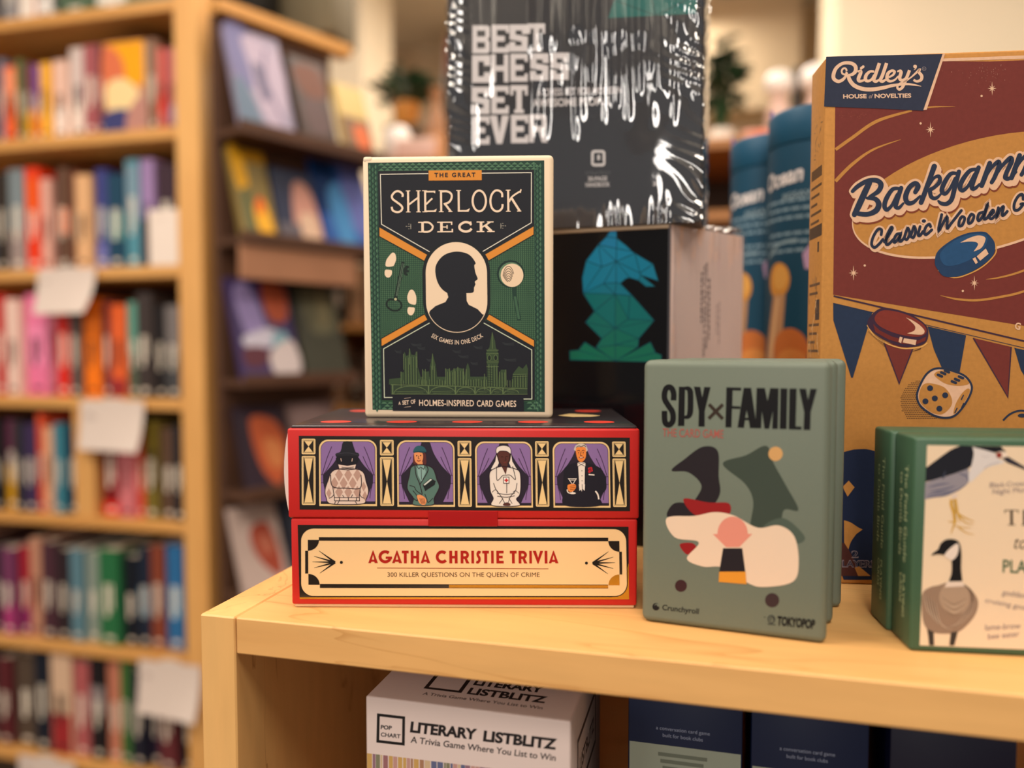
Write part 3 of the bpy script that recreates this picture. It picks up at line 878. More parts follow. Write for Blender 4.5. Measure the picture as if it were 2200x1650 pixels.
# ================================================================== boxes on the maple display unit
PAL = dict(navy='#22232e', cream='#ead2b4', green='#24443a', lgreen='#5f8468', orange='#d88a33')


def idq(w, h):
    """a sheet drawn directly in millimetres, x right, y down from the top-left corner"""
    return ((0, 0), (w * 1000, 0), (w * 1000, h * 1000), (0, h * 1000))


def carton(name, parent, w, d, h, m, bev=0.0012, seg=3, z0=0.0):
    return MB().box(0, w, 0, d, z0, z0 + h, m, bev, seg).build(name, parent)


# ---- the green-and-navy card deck, standing on the red box
SW, SHT, SD = 0.1107, 0.1517, 0.034
deck = thing('card_deck_box', 'cream edged green and navy card deck standing upright on the red trivia box', 'card game box', (-0.1953, 0.4147, 1.1982), R(11.89))
carton('carton', deck, SW, SD, SHT, mat('#e9d3b6', 0.6, 0.3), 0.0026, 3)
MB().box(0.0006, 0.006, -0.0002, 0.010, SHT - 0.0035, SHT - 0.0002, mat('#f0dcc2', 0.6), 0.0012).build('folded_corner', deck)
S = Sheet(((785, 335), (1195, 334), (1188, 900), (783, 898)), SW, SHT, front)
G, LG, NV, OR, CR = '#1d3c31', '#4f7559', '#161821', '#d98a31', '#ecd2b4'
K4 = 460 / 2200
S.view(760, 300, K4)
S.poly([(180, 235), (1985, 225), (1966, 2805), (195, 2780)], G, 1)
# border of small triangles
for side in (0, 1):
    for c in range(3):
        for i in range(44):
            y = 250 + i * 57.5 + (28 if c == 1 else 0)
            k = (y - 235) / 2550
            if side == 0:
                x = 200 + 12 * k + c * 31
            else:
                x = 1885 - 20 * k + c * 31
            S.poly([(x, y), (x + 14, y + 28), (x, y + 56), (x - 14, y + 28)], LG if c != 1 else '#43684f', 2)
            S.poly([(x, y), (x + 14, y + 28), (x, y + 56)], '#2d5444', 3)
for r_ in range(3):
    for i in range(25):
        x = 285 + i * 65 + (32 if r_ == 1 else 0)
        y = 240 + r_ * 27
        S.poly([(x, y + 25), (x + 32, y), (x + 64, y + 25)], LG, 2)
        if i < 2 or i > 22:
            yb = 2690 + r_ * 30
            S.poly([(x, yb + 26), (x + 32, yb), (x + 64, yb + 26)], LG, 2)
# tweed field
S.poly([(285, 320), (1882, 318), (1866, 2700), (295, 2700)], '#2b4f37', 4)
for i in range(76):
    S.rect(290 + i * 21, 880, 298 + i * 21, 2150, '#4a6d50', 5)
for i in range(60):
    S.rect(290, 885 + i * 21, 1875, 892 + i * 21, '#42654a', 5)
for i in range(76):
    S.rect(299 + i * 21, 880, 303 + i * 21, 2150, '#1f3f33', 6)
for i in range(60):
    S.rect(290, 893 + i * 21, 1875, 897 + i * 21, '#1f3f33', 6)
S.poly([(284, 322), (1880, 318), (1876, 905), (1345, 1200), (790, 1200), (286, 905)], NV, 7)
S.poly([(294, 2110), (790, 1850), (1350, 1850), (1868, 2120), (1864, 2680), (1752, 2690), (1752, 2800), (405, 2790), (405, 2680), (294, 2680)], NV, 7)
for q in ([(287, 893), (782, 1182), (748, 1250), (287, 992)], [(1874, 893), (1368, 1182), (1406, 1250), (1872, 985)],
          [(745, 1792), (777, 1852), (294, 2128), (294, 2045)], [(1405, 1795), (1373, 1850), (1866, 2140), (1866, 2065)]):
    S.poly(q, OR, 8)
    S.line(q, 9, '#18211f', 9, closed=True)
S.line([(800, 352), (308, 356), (313, 868), (803, 1153)], 8, '#e6e0cf', 9)
S.line([(1346, 352), (1853, 350), (1847, 862), (1348, 1153)], 8, '#e6e0cf', 9)
S.line([(795, 1885), (318, 2150), (320, 2652), (404, 2652)], 8, '#cfd8bd', 9)
S.line([(1350, 1887), (1838, 2165), (1834, 2670), (1750, 2670)], 8, '#cfd8bd', 9)
S.rect(803, 320, 1346, 424, OR, 10)
# oval window with a plain head-and-shoulders bust
S.poly(arc(1075, 1372, 347, 347, 180, 360, 30) + arc(1075, 1665, 345, 345, 0, 180, 30), '#14191e', 9)
S.poly(arc(1075, 1372, 314, 316, 180, 360, 30) + arc(1075, 1670, 314, 316, 0, 180, 30), CR, 10)
S.blob([(1080 + (x - 1085) * 1.16, 1590 + (y - 1590) * 1.12) for x, y in ((1080, 1200), (1190, 1225), (1250, 1300), (1240, 1330), (1250, 1395), (1268, 1450), (1244, 1475), (1248, 1500), (1236, 1530), (1225, 1575), (1140, 1582), (1030, 1590), (950, 1540), (905, 1450), (900, 1330), (970, 1235))], NV, 11)
S.poly([(960, 1500), (1175, 1540), (1178, 1660), (1200, 1700), (1290, 1745), (1340, 1800)] + arc(1075, 1670, 307, 308, 25, 158, 26) + [(800, 1760), (860, 1710), (960, 1670), (990, 1620)], NV, 11)
# footprints, key and magnifying glass
V = [820, 540, 110 / 1210]
S.view(*V)
S.blob([(310, 30), (375, 60), (395, 180), (360, 290), (310, 350), (155, 350), (158, 225), (220, 120)], CR, 8)
S.blob([(135, 440), (210, 432), (288, 450), (285, 545), (230, 612), (165, 608), (122, 540)], CR, 8)
S.blob([(740, 908), (800, 930), (855, 1050), (860, 1180), (830, 1262), (690, 1222), (648, 1090), (690, 950)], CR, 8)
S.blob([(668, 1325), (740, 1322), (818, 1340), (805, 1440), (750, 1508), (680, 1495), (648, 1420)], CR, 8)
KD = '#15241f'
S.line([(560, 250), (370, 1110)], 80, KD, 8)
S.line([(540, 285), (385, 1050)], 7, '#7d9a80', 9)
S.line([(578, 285), (405, 1060)], 7, '#7d9a80', 9)
S.poly([(570, 420), (620, 330), (700, 350), (690, 400), (655, 400), (650, 440), (700, 450), (690, 500), (645, 495), (640, 530), (665, 545), (650, 575), (570, 545)], KD, 8)
S.poly([(440, 580), (545, 610), (525, 660), (425, 630)], KD, 8)
S.line(cat_rom([(350, 1150), (240, 1130), (165, 1200), (170, 1300), (260, 1380), (340, 1400), (440, 1385), (510, 1300), (490, 1210), (420, 1150)], 8, True), 42, KD, 8, closed=True)
S.poly(arc(370, 1130, 32), '#b9b48c', 9)
S.view(1050, 540, 120 / 1238)
S.poly(arc(525, 510, 305), '#16302a', 8)
S.poly(arc(535, 520, 268), '#5f7f62', 9)
S.poly(arc(556, 542, 250, 258), '#e9cdae', 10)
S.poly([(540, 800), (650, 790), (640, 900), (745, 1535), (660, 1545), (570, 1010), (560, 880)], '#1d3a30', 8)
S.poly([(590, 1010), (640, 1010), (725, 1510), (672, 1515)], '#3c5f47', 9)
for i in range(7):
    a, b = 22 + i * 17, 30 + i * 29
    S.line([(478 + a * math.cos(R(t)), 690 - i * 12 + (b + 12 * i) * math.sin(R(t))) for t in range(180 + i * 2, 362 - i * 4, 8)], 12, '#3a2a26', 11)
# skyline
S.view(820, 690, 330 / 2200)
SKY, SK2, SKD = '#35482f', '#61744b', '#1e2a24'
for q in ([(330, 900), (330, 480), (345, 440), (365, 500), (400, 490), (420, 390), (440, 480), (490, 490), (510, 430), (530, 650), (570, 800), (570, 900)],
          [(700, 900), (705, 660), (745, 465), (790, 640), (805, 790), (805, 900)],
          [(115, 910), (120, 830), (290, 815), (290, 730), (360, 740), (380, 900)], [(560, 900), (600, 810), (600, 700), (640, 730), (690, 720), (700, 900)],
          [(380, 910), (390, 800), (930, 800), (930, 690), (985, 690), (1000, 720), (1050, 690), (1105, 670), (1190, 690), (1200, 800), (1230, 640), (1250, 600), (1275, 700), (1280, 800), (1520, 800), (1520, 940)],
          [(1520, 960), (1520, 600), (1510, 460), (1530, 420), (1560, 380), (1575, 280), (1602, 155), (1640, 290), (1650, 380), (1690, 470), (1690, 590), (1675, 640), (1675, 960)],
          [(1675, 960), (1690, 780), (1720, 700), (1795, 700), (1800, 950)], [(1860, 970), (1890, 760), (1975, 650), (2030, 690), (2085, 620), (2105, 690), (2095, 980)]):
    S.poly(q, SKY, 9)
S.poly([(140, 910), (1060, 930), (2095, 970), (2095, 1050), (140, 1050)], '#2d3d2c', 10)
rn = random.Random(5)
for i in range(96):
    x = 300 + i * 18.6
    if x > 2090:
        break
    tops_ = 830
    for a, b, tp in ((330, 525, 500), (700, 800, 640), (930, 1190, 710), (1520, 1675, 620), (1690, 1795, 720), (1890, 2095, 770)):
        if a <= x <= b:
            tops_ = tp
    S.rect(x, tops_ + rn.uniform(0, 25), x + 7, 905 + (x - 300) * 0.03, SK2 if i % 2 else SKD, 10)
for x, y0 in ((330, 470), (415, 395), (520, 440), (290, 725), (600, 690), (640, 690), (930, 680), (985, 680), (1050, 680), (1105, 660), (1185, 680), (1225, 690), (1485, 760), (1790, 700), (745, 470), (1602, 170)):
    S.line([(x, y0), (x, y0 + 230)], 8, SK2, 11)
for x0 in (1545, 1635):
    S.poly(arc(x0 + 12, 530, 20, 34, n=16), '#1a2420', 11)
    S.line(arc(x0 + 12, 530, 26, 42, n=16), 6, SK2, 12, closed=True)
for y in (420, 470, 590, 655):
    S.line([(1515, y), (1688, y)], 7, SK2, 11)
for y in range(680, 950, 34):
    S.line([(1525, y), (1600, y + 6)], 7, SKD, 11)
for i in range(4):
    S.line([(1890, 770 + 14 * i), (2095, 765 + 14 * i)], 5, SKD if i % 2 else SK2, 11)
S.line([(140, 912), (1060, 935), (2095, 975)], 10, SK2, 12)
S.line([(150, 1048), (660, 1050), (1360, 1056), (2095, 1052)], 7, SK2, 12)
for xa, xb, yb in ((185, 665, 922), (700, 1065, 930), (1085, 1340, 940), (1365, 1570, 955), (1585, 1750, 962), (1765, 1970, 970)):
    S.line([(xa, 1040)] + arc((xa + xb) / 2, 1040, (xb - xa) / 2, 1040 - yb - 12, 180, 360, 14) + [(xb, 1040)], 9, SK2, 11)
    S.rect(xa - 26, yb - 5, xa - 10, 1050, SK2, 11)
    for j in range(4):
        S.line([(xa + 20 + j * 8, 1000 + j * 12), (xb - 20 - j * 12, 992 + j * 13)], 5, SK2 if j % 2 else SKD, 11)
for (x, y, l) in ((430, 320, 160), (520, 370, 120), (1030, 420, 120), (1110, 490, 150), (1280, 590, 110), (1330, 360, 130), (1740, 310, 170), (1760, 540, 180), (200, 420, 100), (650, 540, 90)):
    for j in range(4):
        S.curve([(x + j * 9, y + j * 10), (x + l * .5, y + 14 + j * 8), (x + l, y + 2 + j * 13)], 5, '#2f3438', 8, n=4)
S.done('cover_artwork', deck)
# lettering
S.view(760, 300, K4)
S.text('THE GREAT', (862, 388), (1282, 388), 41, NV, 12, bold=0.034, spacing=1.4)
S.done('banner_lettering', deck)
W = 21
TC = '#ecd3ba'


def st(pts, n=10, w=W, cap=True, smooth=True):
    q = cat_rom(pts, n) if smooth and len(pts) > 2 else pts
    S.line(q, w, TC, 12)


def serif(x, y, w=46, h=9):
    S.rect(x - w / 2, y - h / 2, x + w / 2, y + h / 2, TC, 12)


st([(532, 590), (533, 560), (500, 533), (460, 536), (425, 575), (432, 610), (470, 640), (515, 675), (530, 705), (512, 735), (475, 745), (432, 728), (420, 690)])
for x in (590, 696):
    st([(x, 527), (x, 745)], smooth=False)
    serif(x, 528)
    serif(x, 744)
st([(598, 668), (700, 592)], smooth=False, w=18)
st([(765, 527), (765, 745)], smooth=False)
serif(760, 528, 50)
serif(760, 744, 50)
st([(765, 537), (862, 537)], smooth=False, w=16)
S.poly([(870, 528), (868, 556), (850, 545), (848, 528)], TC, 12)
st([(772, 668), (838, 606)], smooth=False, w=18)
st([(765, 738), (862, 738)], smooth=False, w=16)
S.poly([(882, 712), (872, 746), (845, 746), (850, 730)], TC, 12)
st([(928, 527), (928, 745)], smooth=False)
serif(924, 528, 40)
serif(928, 744, 48)
st([(925, 536), (990, 536), (1030, 560), (1036, 600), (1010, 645), (955, 668)])
st([(965, 660), (1025, 742)], smooth=False, w=22)
serif(1022, 743, 42)
st([(1108, 527), (1108, 745)], smooth=False)
serif(1108, 528, 48)
st([(1100, 737), (1195, 737)], smooth=False, w=17)
S.poly([(1222, 710), (1208, 746), (1170, 746), (1180, 730)], TC, 12)
S.line(arc(1318, 636, 68, 106, n=40), W, TC, 12, closed=True)
st([(1553, 600), (1550, 558), (1520, 533), (1480, 534), (1445, 575), (1432, 640), (1445, 705), (1480, 740), (1520, 740), (1550, 710), (1556, 670)])
st([(1614, 527), (1614, 745)], smooth=False)
serif(1614, 528, 48)
serif(1614, 744, 48)
st([(1622, 648), (1650, 600), (1700, 562), (1742, 540)], w=18)
S.poly([(1740, 518), (1752, 522), (1742, 560), (1728, 548)], TC, 12)
st([(1650, 612), (1730, 742)], smooth=False, w=23)
serif(1724, 743, 44)
S.done('title_lettering', deck)
# DECK in wide slab letters
S.view(760, 300, K4)


def slab(x0, x1, y, h=11):
    S.rect(x0, y, x1, y + h, TC, 12)


for a in (690, 885, 1288):
    slab(a, a + 78, 846)
    slab(a, a + 78, 944)
S.rect(722, 846, 748, 955, TC, 12)
S.line(cat_rom([(745, 851), (800, 855), (835, 885), (838, 905), (825, 930), (790, 948), (745, 949)], 8), 19, TC, 12)
S.rect(915, 846, 942, 955, TC, 12)
slab(940, 1040, 846, 12)
slab(940, 1045, 943, 12)
S.rect(1026, 846, 1040, 880, TC, 12)
S.rect(1032, 920, 1047, 955, TC, 12)
slab(940, 990, 895, 11)
S.rect(980, 880, 992, 920, TC, 12)
S.line(cat_rom([(1232, 880), (1215, 860), (1170, 852), (1125, 875), (1112, 902), (1125, 930), (1170, 948), (1215, 940), (1236, 918)], 8), 24, TC, 12)
S.rect(1222, 846, 1236, 886, TC, 12)
S.rect(1320, 846, 1347, 955, TC, 12)
S.line([(1345, 905), (1430, 852)], 15, TC, 12)
S.line([(1378, 888), (1440, 948)], 28, TC, 12)
slab(1395, 1462, 846)
slab(1395, 1472, 944)
for x, sg in ((600, 1), (1550, -1)):
    S.rect(x + sg * 14 - 4, 866, x + sg * 14 + 4, 920, '#8f8a80', 12)
    S.rect(x - 20, 889, x + 20, 895, '#8f8a80', 12)
    for dy in (868, 917):
        S.rect(x - sg * 6 - 5, dy - 4, x - sg * 6 + 5, dy + 4, '#8f8a80', 12)
    S.poly(arc(x - sg * 32, 892, 6, n=8), '#8f8a80', 12)
S.done('wide_title_lettering', deck)
S.view(820, 690, 330 / 2200)
S.text('SIX GAMES IN ONE DECK', (0, 0), (1, 0), 62, TC, 13, bold=0.005, spacing=1.1, bend=(1100, -360, 697, 122.5, 57.5))
S.text('A', (250, 1202), (282, 1200), 44, TC, 13, bold=0.012)
S.text('SET', (306, 1200), (400, 1196), 58, TC, 13, bold=0.012)
S.text('OF', (430, 1190), (496, 1180), 56, TC, 13, bold=0.012)
S.line([(330, 1112), (424, 1098)], 10, TC, 13, taper=[.4, 1, .3])
S.line([(330, 1238), (424, 1226)], 10, TC, 13, taper=[.3, 1, .4])
S.text('HOLMES-INSPIRED', (545, 1216), (1328, 1224), 86, TC, 13, bold=0.009, spacing=1.06)
S.text('CARD', (1372, 1226), (1602, 1228), 86, TC, 13, bold=0.009, spacing=1.06)
S.text('GAMES', (1640, 1230), (1932, 1232), 86, TC, 13, bold=0.009, spacing=1.06)
S.done('tagline_lettering', deck)


# ---- the red trivia box
AW, AH, AD, AS = 0.1846, 0.098, 0.112, 0.0485
RED = mat('#c3211e', 0.42, 0.4, noise=0.02, nscale=900)
FOIL = mat('#1d1510', 0.22, 0.6, metal=0.0, coat=0.5, key='foil', bump=0.05, nscale=500)
FOIL_LIT = mat('#c8922e', 0.25, 0.5, metal=0.7, key='gold')  # lit copy of the foil, its bright reflection put into the colour
triv = thing('trivia_box', 'red two part trivia game box lying flat at the left end of the display shelf', 'game box', (-0.2145, 0.3637, 1.1002), R(13.62))
m = MB()
m.box(0, AW, 0, AD, 0.0016, AS - 0.0003, RED, 0.0012, 3)
m.box(0.0012, AW - 0.0012, 0.0012, AD - 0.0012, 0, 0.0018, mat('#e9c9a0', 0.6), 0.0004, 1)
base = m.build('base', triv)
LIDTOP = mat('#2c2328', 0.3, 0.5, coat=0.3, key='lid')
m = MB()
m.box(-0.0012, AW + 0.0008, -0.0003, AD, AS, AH - 0.0016, RED, 0.0012, 3)
m.box(0.0002, AW - 0.0004, 0.0012, AD - 0.001, AH - 0.0022, AH, LIDTOP, 0.0012, 3)
lid = m.build('lid', triv)
vs, fs = [], []
for j in range(9):
    v = j / 8
    b = 0.0012 + 0.0026 * math.sin(math.pi * v) ** 0.8
    for x, y in ((-b, 0.002), (-b, 0.10), (0.0, 0.10), (0.0, 0.002)):
        vs.append((x, y, AS + 0.0015 + v * (AH - AS - 0.004)))
for j in range(8):
    for i in range(4):
        fs.append((4 * j + i, 4 * j + (i + 1) % 4, 4 * j + 4 + (i + 1) % 4, 4 * j + 4 + i))
MB().raw(vs, fs + [(3, 2, 1, 0), (32, 33, 34, 35)], mat('#e8d4cc', 0.6), True).build('side_flap', triv)
S = Sheet(((622, 915), (1378, 913), (1368, 1309), (627, 1306)), AW, AH, lambda u, v, n: (u, -n - 0.0003, v))
CM = '#ecc98f'
BK = '#191311'
PUR, PURD = '#8a6ba0', '#3a2440'
S.poly([(642.7, 937.3), (1359, 938.7), (1357, 1098.3), (644.2, 1096.4)], FOIL, 1)


def column(x, y, k, h1=185, y2=205, h2=580, w=162):
    S.view(x, y, k)
    for y0, hh in ((0, h1), (y2, h2)):
        S.line(rrect(7, y0 + 7, w - 7, y0 + hh - 7, 8, 2), 14, CM, 2, closed=True)
        S.line(rrect(20, y0 + 20, w - 20, y0 + hh - 20, 3, 1), 6, CM, 2, closed=True)
        S.poly([(32, y0 + 28), (w - 32, y0 + 28), (w / 2, y0 + hh / 2)], CM, 3)
        S.poly([(32, y0 + hh - 28), (w - 32, y0 + hh - 28), (w / 2, y0 + hh / 2)], CM, 3)


for x, y, k in ((649, 943.4, .18182), (817.4, 945.4, .1815), (985, 946.8, .1815), (1152.8, 947, .1805), (1320.2, 947.3, .1805)):
    column(x, y, k)
LN = '#2b1c24'


def pline(pts, w=9, c=LN, l=8, n=6):
    S.line(cat_rom(pts, n) if len(pts) > 2 else pts, w, c, l)


def window(x, y, k):
    S.view(x, y, k)
    out = arc(110, 110, 110, 110, 180, 270, 8) + arc(580, 110, 110, 110, 270, 360, 8) + [(690, 795), (2, 795)]
    inn = arc(118, 118, 92, 92, 180, 270, 8) + arc(575, 118, 92, 92, 270, 360, 8) + [(667, 765), (26, 765)]
    S.poly(out, CM, 2)
    S.line(out, 7, BK, 3, closed=True)
    S.poly(inn, '#2a2231', 3)
    S.line(inn, 6, BK, 4, closed=True)
    for f in (lambda p: p, lambda p: (692 - p[0], p[1])):
        top = [(28, 118)] + arc(118, 118, 90, 90, 180, 270, 8) + cat_rom([(295, 28), (250, 160), (170, 290), (90, 380), (52, 425)], 6) + [(27, 425)]
        S.poly([f(p) for p in top], PUR, 4)
        S.poly([f(p) for p in [(27, 420), (50, 420), (52, 515), (27, 515)]], '#7d5f96', 5)
        S.poly([f(p) for p in [(27, 515), (50, 515), (100, 640), (145, 735), (27, 735)]], PUR, 4)
        for q in ([(155, 85), (95, 235), (40, 420)], [(170, 200), (110, 330), (52, 425)], [(60, 540), (80, 620), (90, 700)]):
            S.line([f(p) for p in cat_rom(q, 6)], 8, PURD, 5)
        S.line([f((27, 420)), f((54, 420))], 6, PURD, 6)
        S.line([f((27, 515)), f((54, 515))], 6, PURD, 6)


# figure seen from behind in a tall hat and a diamond patterned coat
window(685.5, 944.5, .18182)
S.blob([(290, 34), (388, 34), (425, 140), (472, 165), (474, 200), (420, 218), (330, 208), (225, 216), (200, 190), (205, 168), (262, 140)], '#22222a', 6, 5)
S.blob([(220, 205), (455, 205), (446, 290), (340, 310), (228, 292)], '#1b1a22', 6, 4)
S.curve([(205, 178), (335, 160), (470, 185)], 7, '#3a3a44', 7)
S.line([(262, 225), (270, 262)], 8, '#d8b6a4', 8)
S.line([(400, 225), (392, 262)], 8, '#d8b6a4', 8)
coat = cat_rom([(150, 392), (235, 352), (440, 352), (530, 395), (560, 500), (588, 610), (560, 705), (505, 765), (150, 765), (88, 690), (75, 600), (110, 490)], 6, True)
S.poly(coat, '#e2c8ba', 6)
S.line(coat, 9, LN, 9, closed=True)
for i in range(3):
    for j, (cx, cy) in enumerate(((240 + i * 108, 420), (186 + i * 108, 520), (240 + i * 108, 625))):
        if not (j == 1 and i == 3):
            S.poly([(cx, cy - 75), (cx + 46, cy), (cx, cy + 80), (cx - 46, cy)], '#b99486', 7)
for cx, cy in ((120, 640), (530, 560), (545, 670)):
    S.poly([(cx, cy - 60), (cx + 30, cy), (cx, cy + 60), (cx - 30, cy)], '#b99486', 7)
S.poly([(225, 292), (340, 310), (447, 292), (432, 352), (340, 362), (242, 352)], '#e2c8ba', 8)
S.line([(225, 292), (340, 310), (447, 292), (432, 352), (340, 362), (242, 352)], 9, LN, 9, closed=True)
S.line([(270, 330), (340, 338), (415, 328)], 8, LN, 9)
pline([(140, 420), (165, 560), (330, 578), (490, 575), (500, 420)], 10)
pline([(165, 560), (185, 690)], 9)
pline([(490, 575), (478, 690)], 9)
S.poly([(185, 690), (480, 690), (482, 728), (185, 728)], '#e2c8ba', 8)
S.line([(185, 690), (480, 690), (482, 728), (185, 728)], 8, LN, 9, closed=True)
for x in (240, 345, 440):
    S.rect(x, 690, x + 10, 728, LN, 9)
for q in ([(120, 700), (160, 680), (180, 650)], [(540, 700), (500, 680), (485, 650)], [(300, 690), (280, 660)], [(380, 690), (400, 655)], [(220, 765), (240, 735)], [(450, 765), (430, 735)], [(185, 765), (200, 735)]):
    pline(q, 8)
# woman in a green coat holding a book
window(853.3, 945.5, .18182)
S.blob([(215, 150), (330, 150), (350, 220), (345, 290), (300, 300), (205, 285), (195, 220)], '#5a2c2c', 5)
S.blob([(215, 150), (300, 150), (312, 215), (290, 270), (255, 282), (220, 255), (208, 200)], '#e5955f', 6)
S.poly([(245, 262), (305, 255), (312, 320), (250, 330)], '#e5955f', 6)
S.blob([(195, 145), (215, 90), (265, 66), (325, 85), (352, 140), (300, 150), (235, 140)], '#2c5a64', 7)
S.line([(200, 145), (262, 138), (350, 142)], 10, '#1b3c46', 8)
for p in ((238, 185), (285, 183)):
    S.poly(arc(*p, 7, 8, n=8), LN, 8)
pline([(262, 185), (255, 215), (270, 220)], 6)
S.curve([(240, 240), (262, 250), (285, 238)], 9, '#8c2f2a', 8, n=5)
coat = cat_rom([(168, 330), (230, 296), (335, 296), (430, 340), (475, 470), (502, 560), (440, 690), (425, 768), (198, 768), (195, 690), (132, 600), (124, 530), (150, 420)], 6, True)
S.poly(coat, '#57776e', 6)
S.line(coat, 9, LN, 9, closed=True)
S.poly([(235, 305), (325, 300), (345, 380), (290, 500), (250, 420)], '#86a8a2', 7)
pline([(215, 310), (230, 420), (270, 520), (300, 640)], 10)
pline([(350, 300), (370, 360), (310, 470), (270, 530)], 10)
pline([(235, 300), (262, 340), (285, 320), (320, 345), (335, 300)], 8)
pline([(290, 330), (292, 470)], 6)
pline([(150, 540), (205, 555), (230, 600), (300, 650)], 8)
S.poly([(310, 530), (400, 455), (458, 490), (450, 530), (338, 602)], '#1b2526', 9)
S.poly([(312, 528), (400, 456), (420, 468), (330, 540)], '#c9cfc8', 10)
S.line([(310, 530), (400, 455), (458, 490), (338, 602)], 7, LN, 10, closed=True)
S.blob([(238, 660), (292, 655), (345, 700), (340, 758), (300, 768), (262, 740)], '#e5955f', 9)
for k in range(4):
    pline([(270 + 16 * k, 690), (292 + 14 * k, 755)], 6, '#6d3a28', 10)
pline([(195, 690), (240, 720), (235, 660), (190, 600)], 8)
pline([(425, 690), (370, 740), (350, 690), (330, 640)], 8)
# nurse in white
window(1022, 947.4, .1812)
WH = '#eaddd2'
S.poly([(262, 140), (244, 240), (190, 335), (252, 335), (285, 260)], WH, 5)
S.poly([(430, 135), (446, 240), (500, 335), (440, 335), (408, 260)], WH, 5)
S.blob([(266, 120), (420, 110), (426, 200), (404, 262), (355, 280), (300, 270), (272, 210)], '#2a1714', 5)
S.blob([(275, 120), (400, 110), (412, 190), (395, 250), (355, 292), (310, 270), (285, 210)], '#57302a', 6)
S.poly([(315, 250), (390, 250), (385, 340), (360, 390), (320, 320)], '#57302a', 6)
S.blob([(252, 120), (270, 70), (340, 50), (410, 66), (432, 110), (425, 150), (380, 120), (300, 118), (268, 148)], WH, 7)
S.line(cat_rom([(252, 120), (270, 70), (340, 50), (410, 66), (432, 110), (425, 150), (380, 120), (300, 118), (268, 148)], 6, True), 7, LN, 8, closed=True)
for p in ((325, 188), (380, 184)):
    S.line([(p[0] - 14, p[1] + 2), (p[0], p[1] - 4), (p[0] + 14, p[1] + 2)], 5, '#1e0e0c', 8)
S.curve([(340, 250), (358, 256), (376, 248)], 7, '#7a2f2a', 8, n=5)
pline([(362, 190), (370, 222), (355, 226)], 5, '#2e1512')
dress = cat_rom([(178, 370), (250, 318), (330, 300), (400, 310), (480, 330), (535, 372), (545, 520), (530, 640), (490, 690), (520, 768), (205, 768), (215, 680), (182, 600), (172, 480)], 6, True)
S.poly(dress, WH, 6)
S.line(dress, 9, LN, 9, closed=True)
S.poly([(312, 290), (390, 300), (366, 400)], '#57302a', 7)
pline([(258, 300), (262, 465), (330, 410), (370, 405)], 8)
pline([(450, 300), (482, 455), (420, 405), (370, 405)], 8)
S.rect(340, 428, 404, 502, '#f3ebe4', 9)
S.line([(340, 428), (404, 428), (404, 502), (340, 502)], 8, LN, 10, closed=True)
S.rect(365, 444, 381, 488, '#c4231f', 10)
S.rect(350, 458, 396, 474, '#c4231f', 10)
S.line([(378, 505), (376, 620)], 8, LN, 9)
pline([(260, 620), (370, 635), (470, 620)], 8)
pline([(262, 655), (370, 668), (470, 650)], 8)
pline([(220, 500), (250, 580), (310, 660), (350, 740)], 8)
pline([(500, 500), (480, 590), (420, 660), (390, 740)], 8)
pline([(200, 610), (240, 580), (270, 600)], 7)
pline([(520, 620), (480, 590), (450, 610)], 7)
pline([(285, 745), (330, 680)], 7)
pline([(440, 745), (400, 680)], 7)
S.blob([(335, 745), (375, 730), (415, 745), (410, 768), (340, 768)], '#57302a', 9)
# man in evening dress with a cocktail
window(1190, 947.4, .1812)
suit = cat_rom([(150, 310), (285, 250), (400, 250), (560, 310), (620, 400), (640, 560), (560, 660), (560, 768), (150, 768), (120, 620), (130, 420)], 6, True)
S.poly(suit, '#1d1b26', 6)
S.blob([(272, 60), (310, 30), (375, 28), (412, 60), (410, 120), (270, 110)], '#c9bdb4', 6)
S.blob([(284, 80), (330, 66), (395, 72), (404, 140), (392, 205), (350, 245), (310, 228), (286, 160)], '#e8873f', 7)
pline([(284, 70), (320, 52), (345, 62), (380, 46), (405, 66)], 7, LN, 8)
for x in (315, 370):
    S.line([(x - 18, 112), (x, 104), (x + 16, 112)], 8, '#5a2c20', 8)
    S.poly(arc(x, 132, 6, 7, n=8), LN, 8)
    S.line([(x - 6, 145), (x + 4, 150)], 4, '#8a4520', 8)
pline([(345, 120), (335, 165), (358, 168)], 6)
S.curve([(318, 188), (345, 196), (375, 186)], 12, '#7c2f20', 8, n=5)
S.line([(328, 190), (362, 190)], 5, '#f0e6da', 9)
S.poly([(305, 250), (388, 250), (380, 500), (345, 600), (315, 500)], WH, 7)
S.poly([(296, 250), (345, 275), (296, 300)], WH, 8)
S.poly([(396, 250), (345, 275), (396, 300)], WH, 8)
S.line([(296, 250), (345, 275), (296, 300)], 6, LN, 9, closed=True)
S.line([(396, 250), (345, 275), (396, 300)], 6, LN, 9, closed=True)
for y in (350, 410, 470):
    S.poly(arc(350, y, 6, n=8), LN, 8)
S.poly([(310, 510), (385, 510), (380, 590), (350, 560), (318, 590)], WH, 8)
S.line([(350, 510), (352, 580)], 6, LN, 9)
for p in ((440, 325), (465, 345), (440, 360), (460, 320), (450, 345)):
    S.poly(arc(*p, 17, n=10), '#b8232c', 8)
S.curve([(435, 340), (450, 325), (460, 350)], 5, '#3a0c12', 9, n=5)
S.line([(430, 395), (500, 400)], 14, WH, 8)
S.line([(188, 445), (282, 445), (236, 515)], 8, WH, 8, closed=True)
S.line([(205, 462), (268, 462)], 6, WH, 8)
S.line([(236, 512), (236, 610)], 8, WH, 8)
S.poly(arc(236, 618, 38, 12, n=14), WH, 8)
S.blob([(180, 520), (265, 510), (272, 560), (230, 600), (185, 590)], '#e8873f', 9)
for k in range(3):
    S.line([(205, 535 + 20 * k), (268, 528 + 20 * k)], 5, '#7a3c1c', 10)
S.line(arc(200, 580, 30, 36, 90, 190, 8), 12, WH, 9)
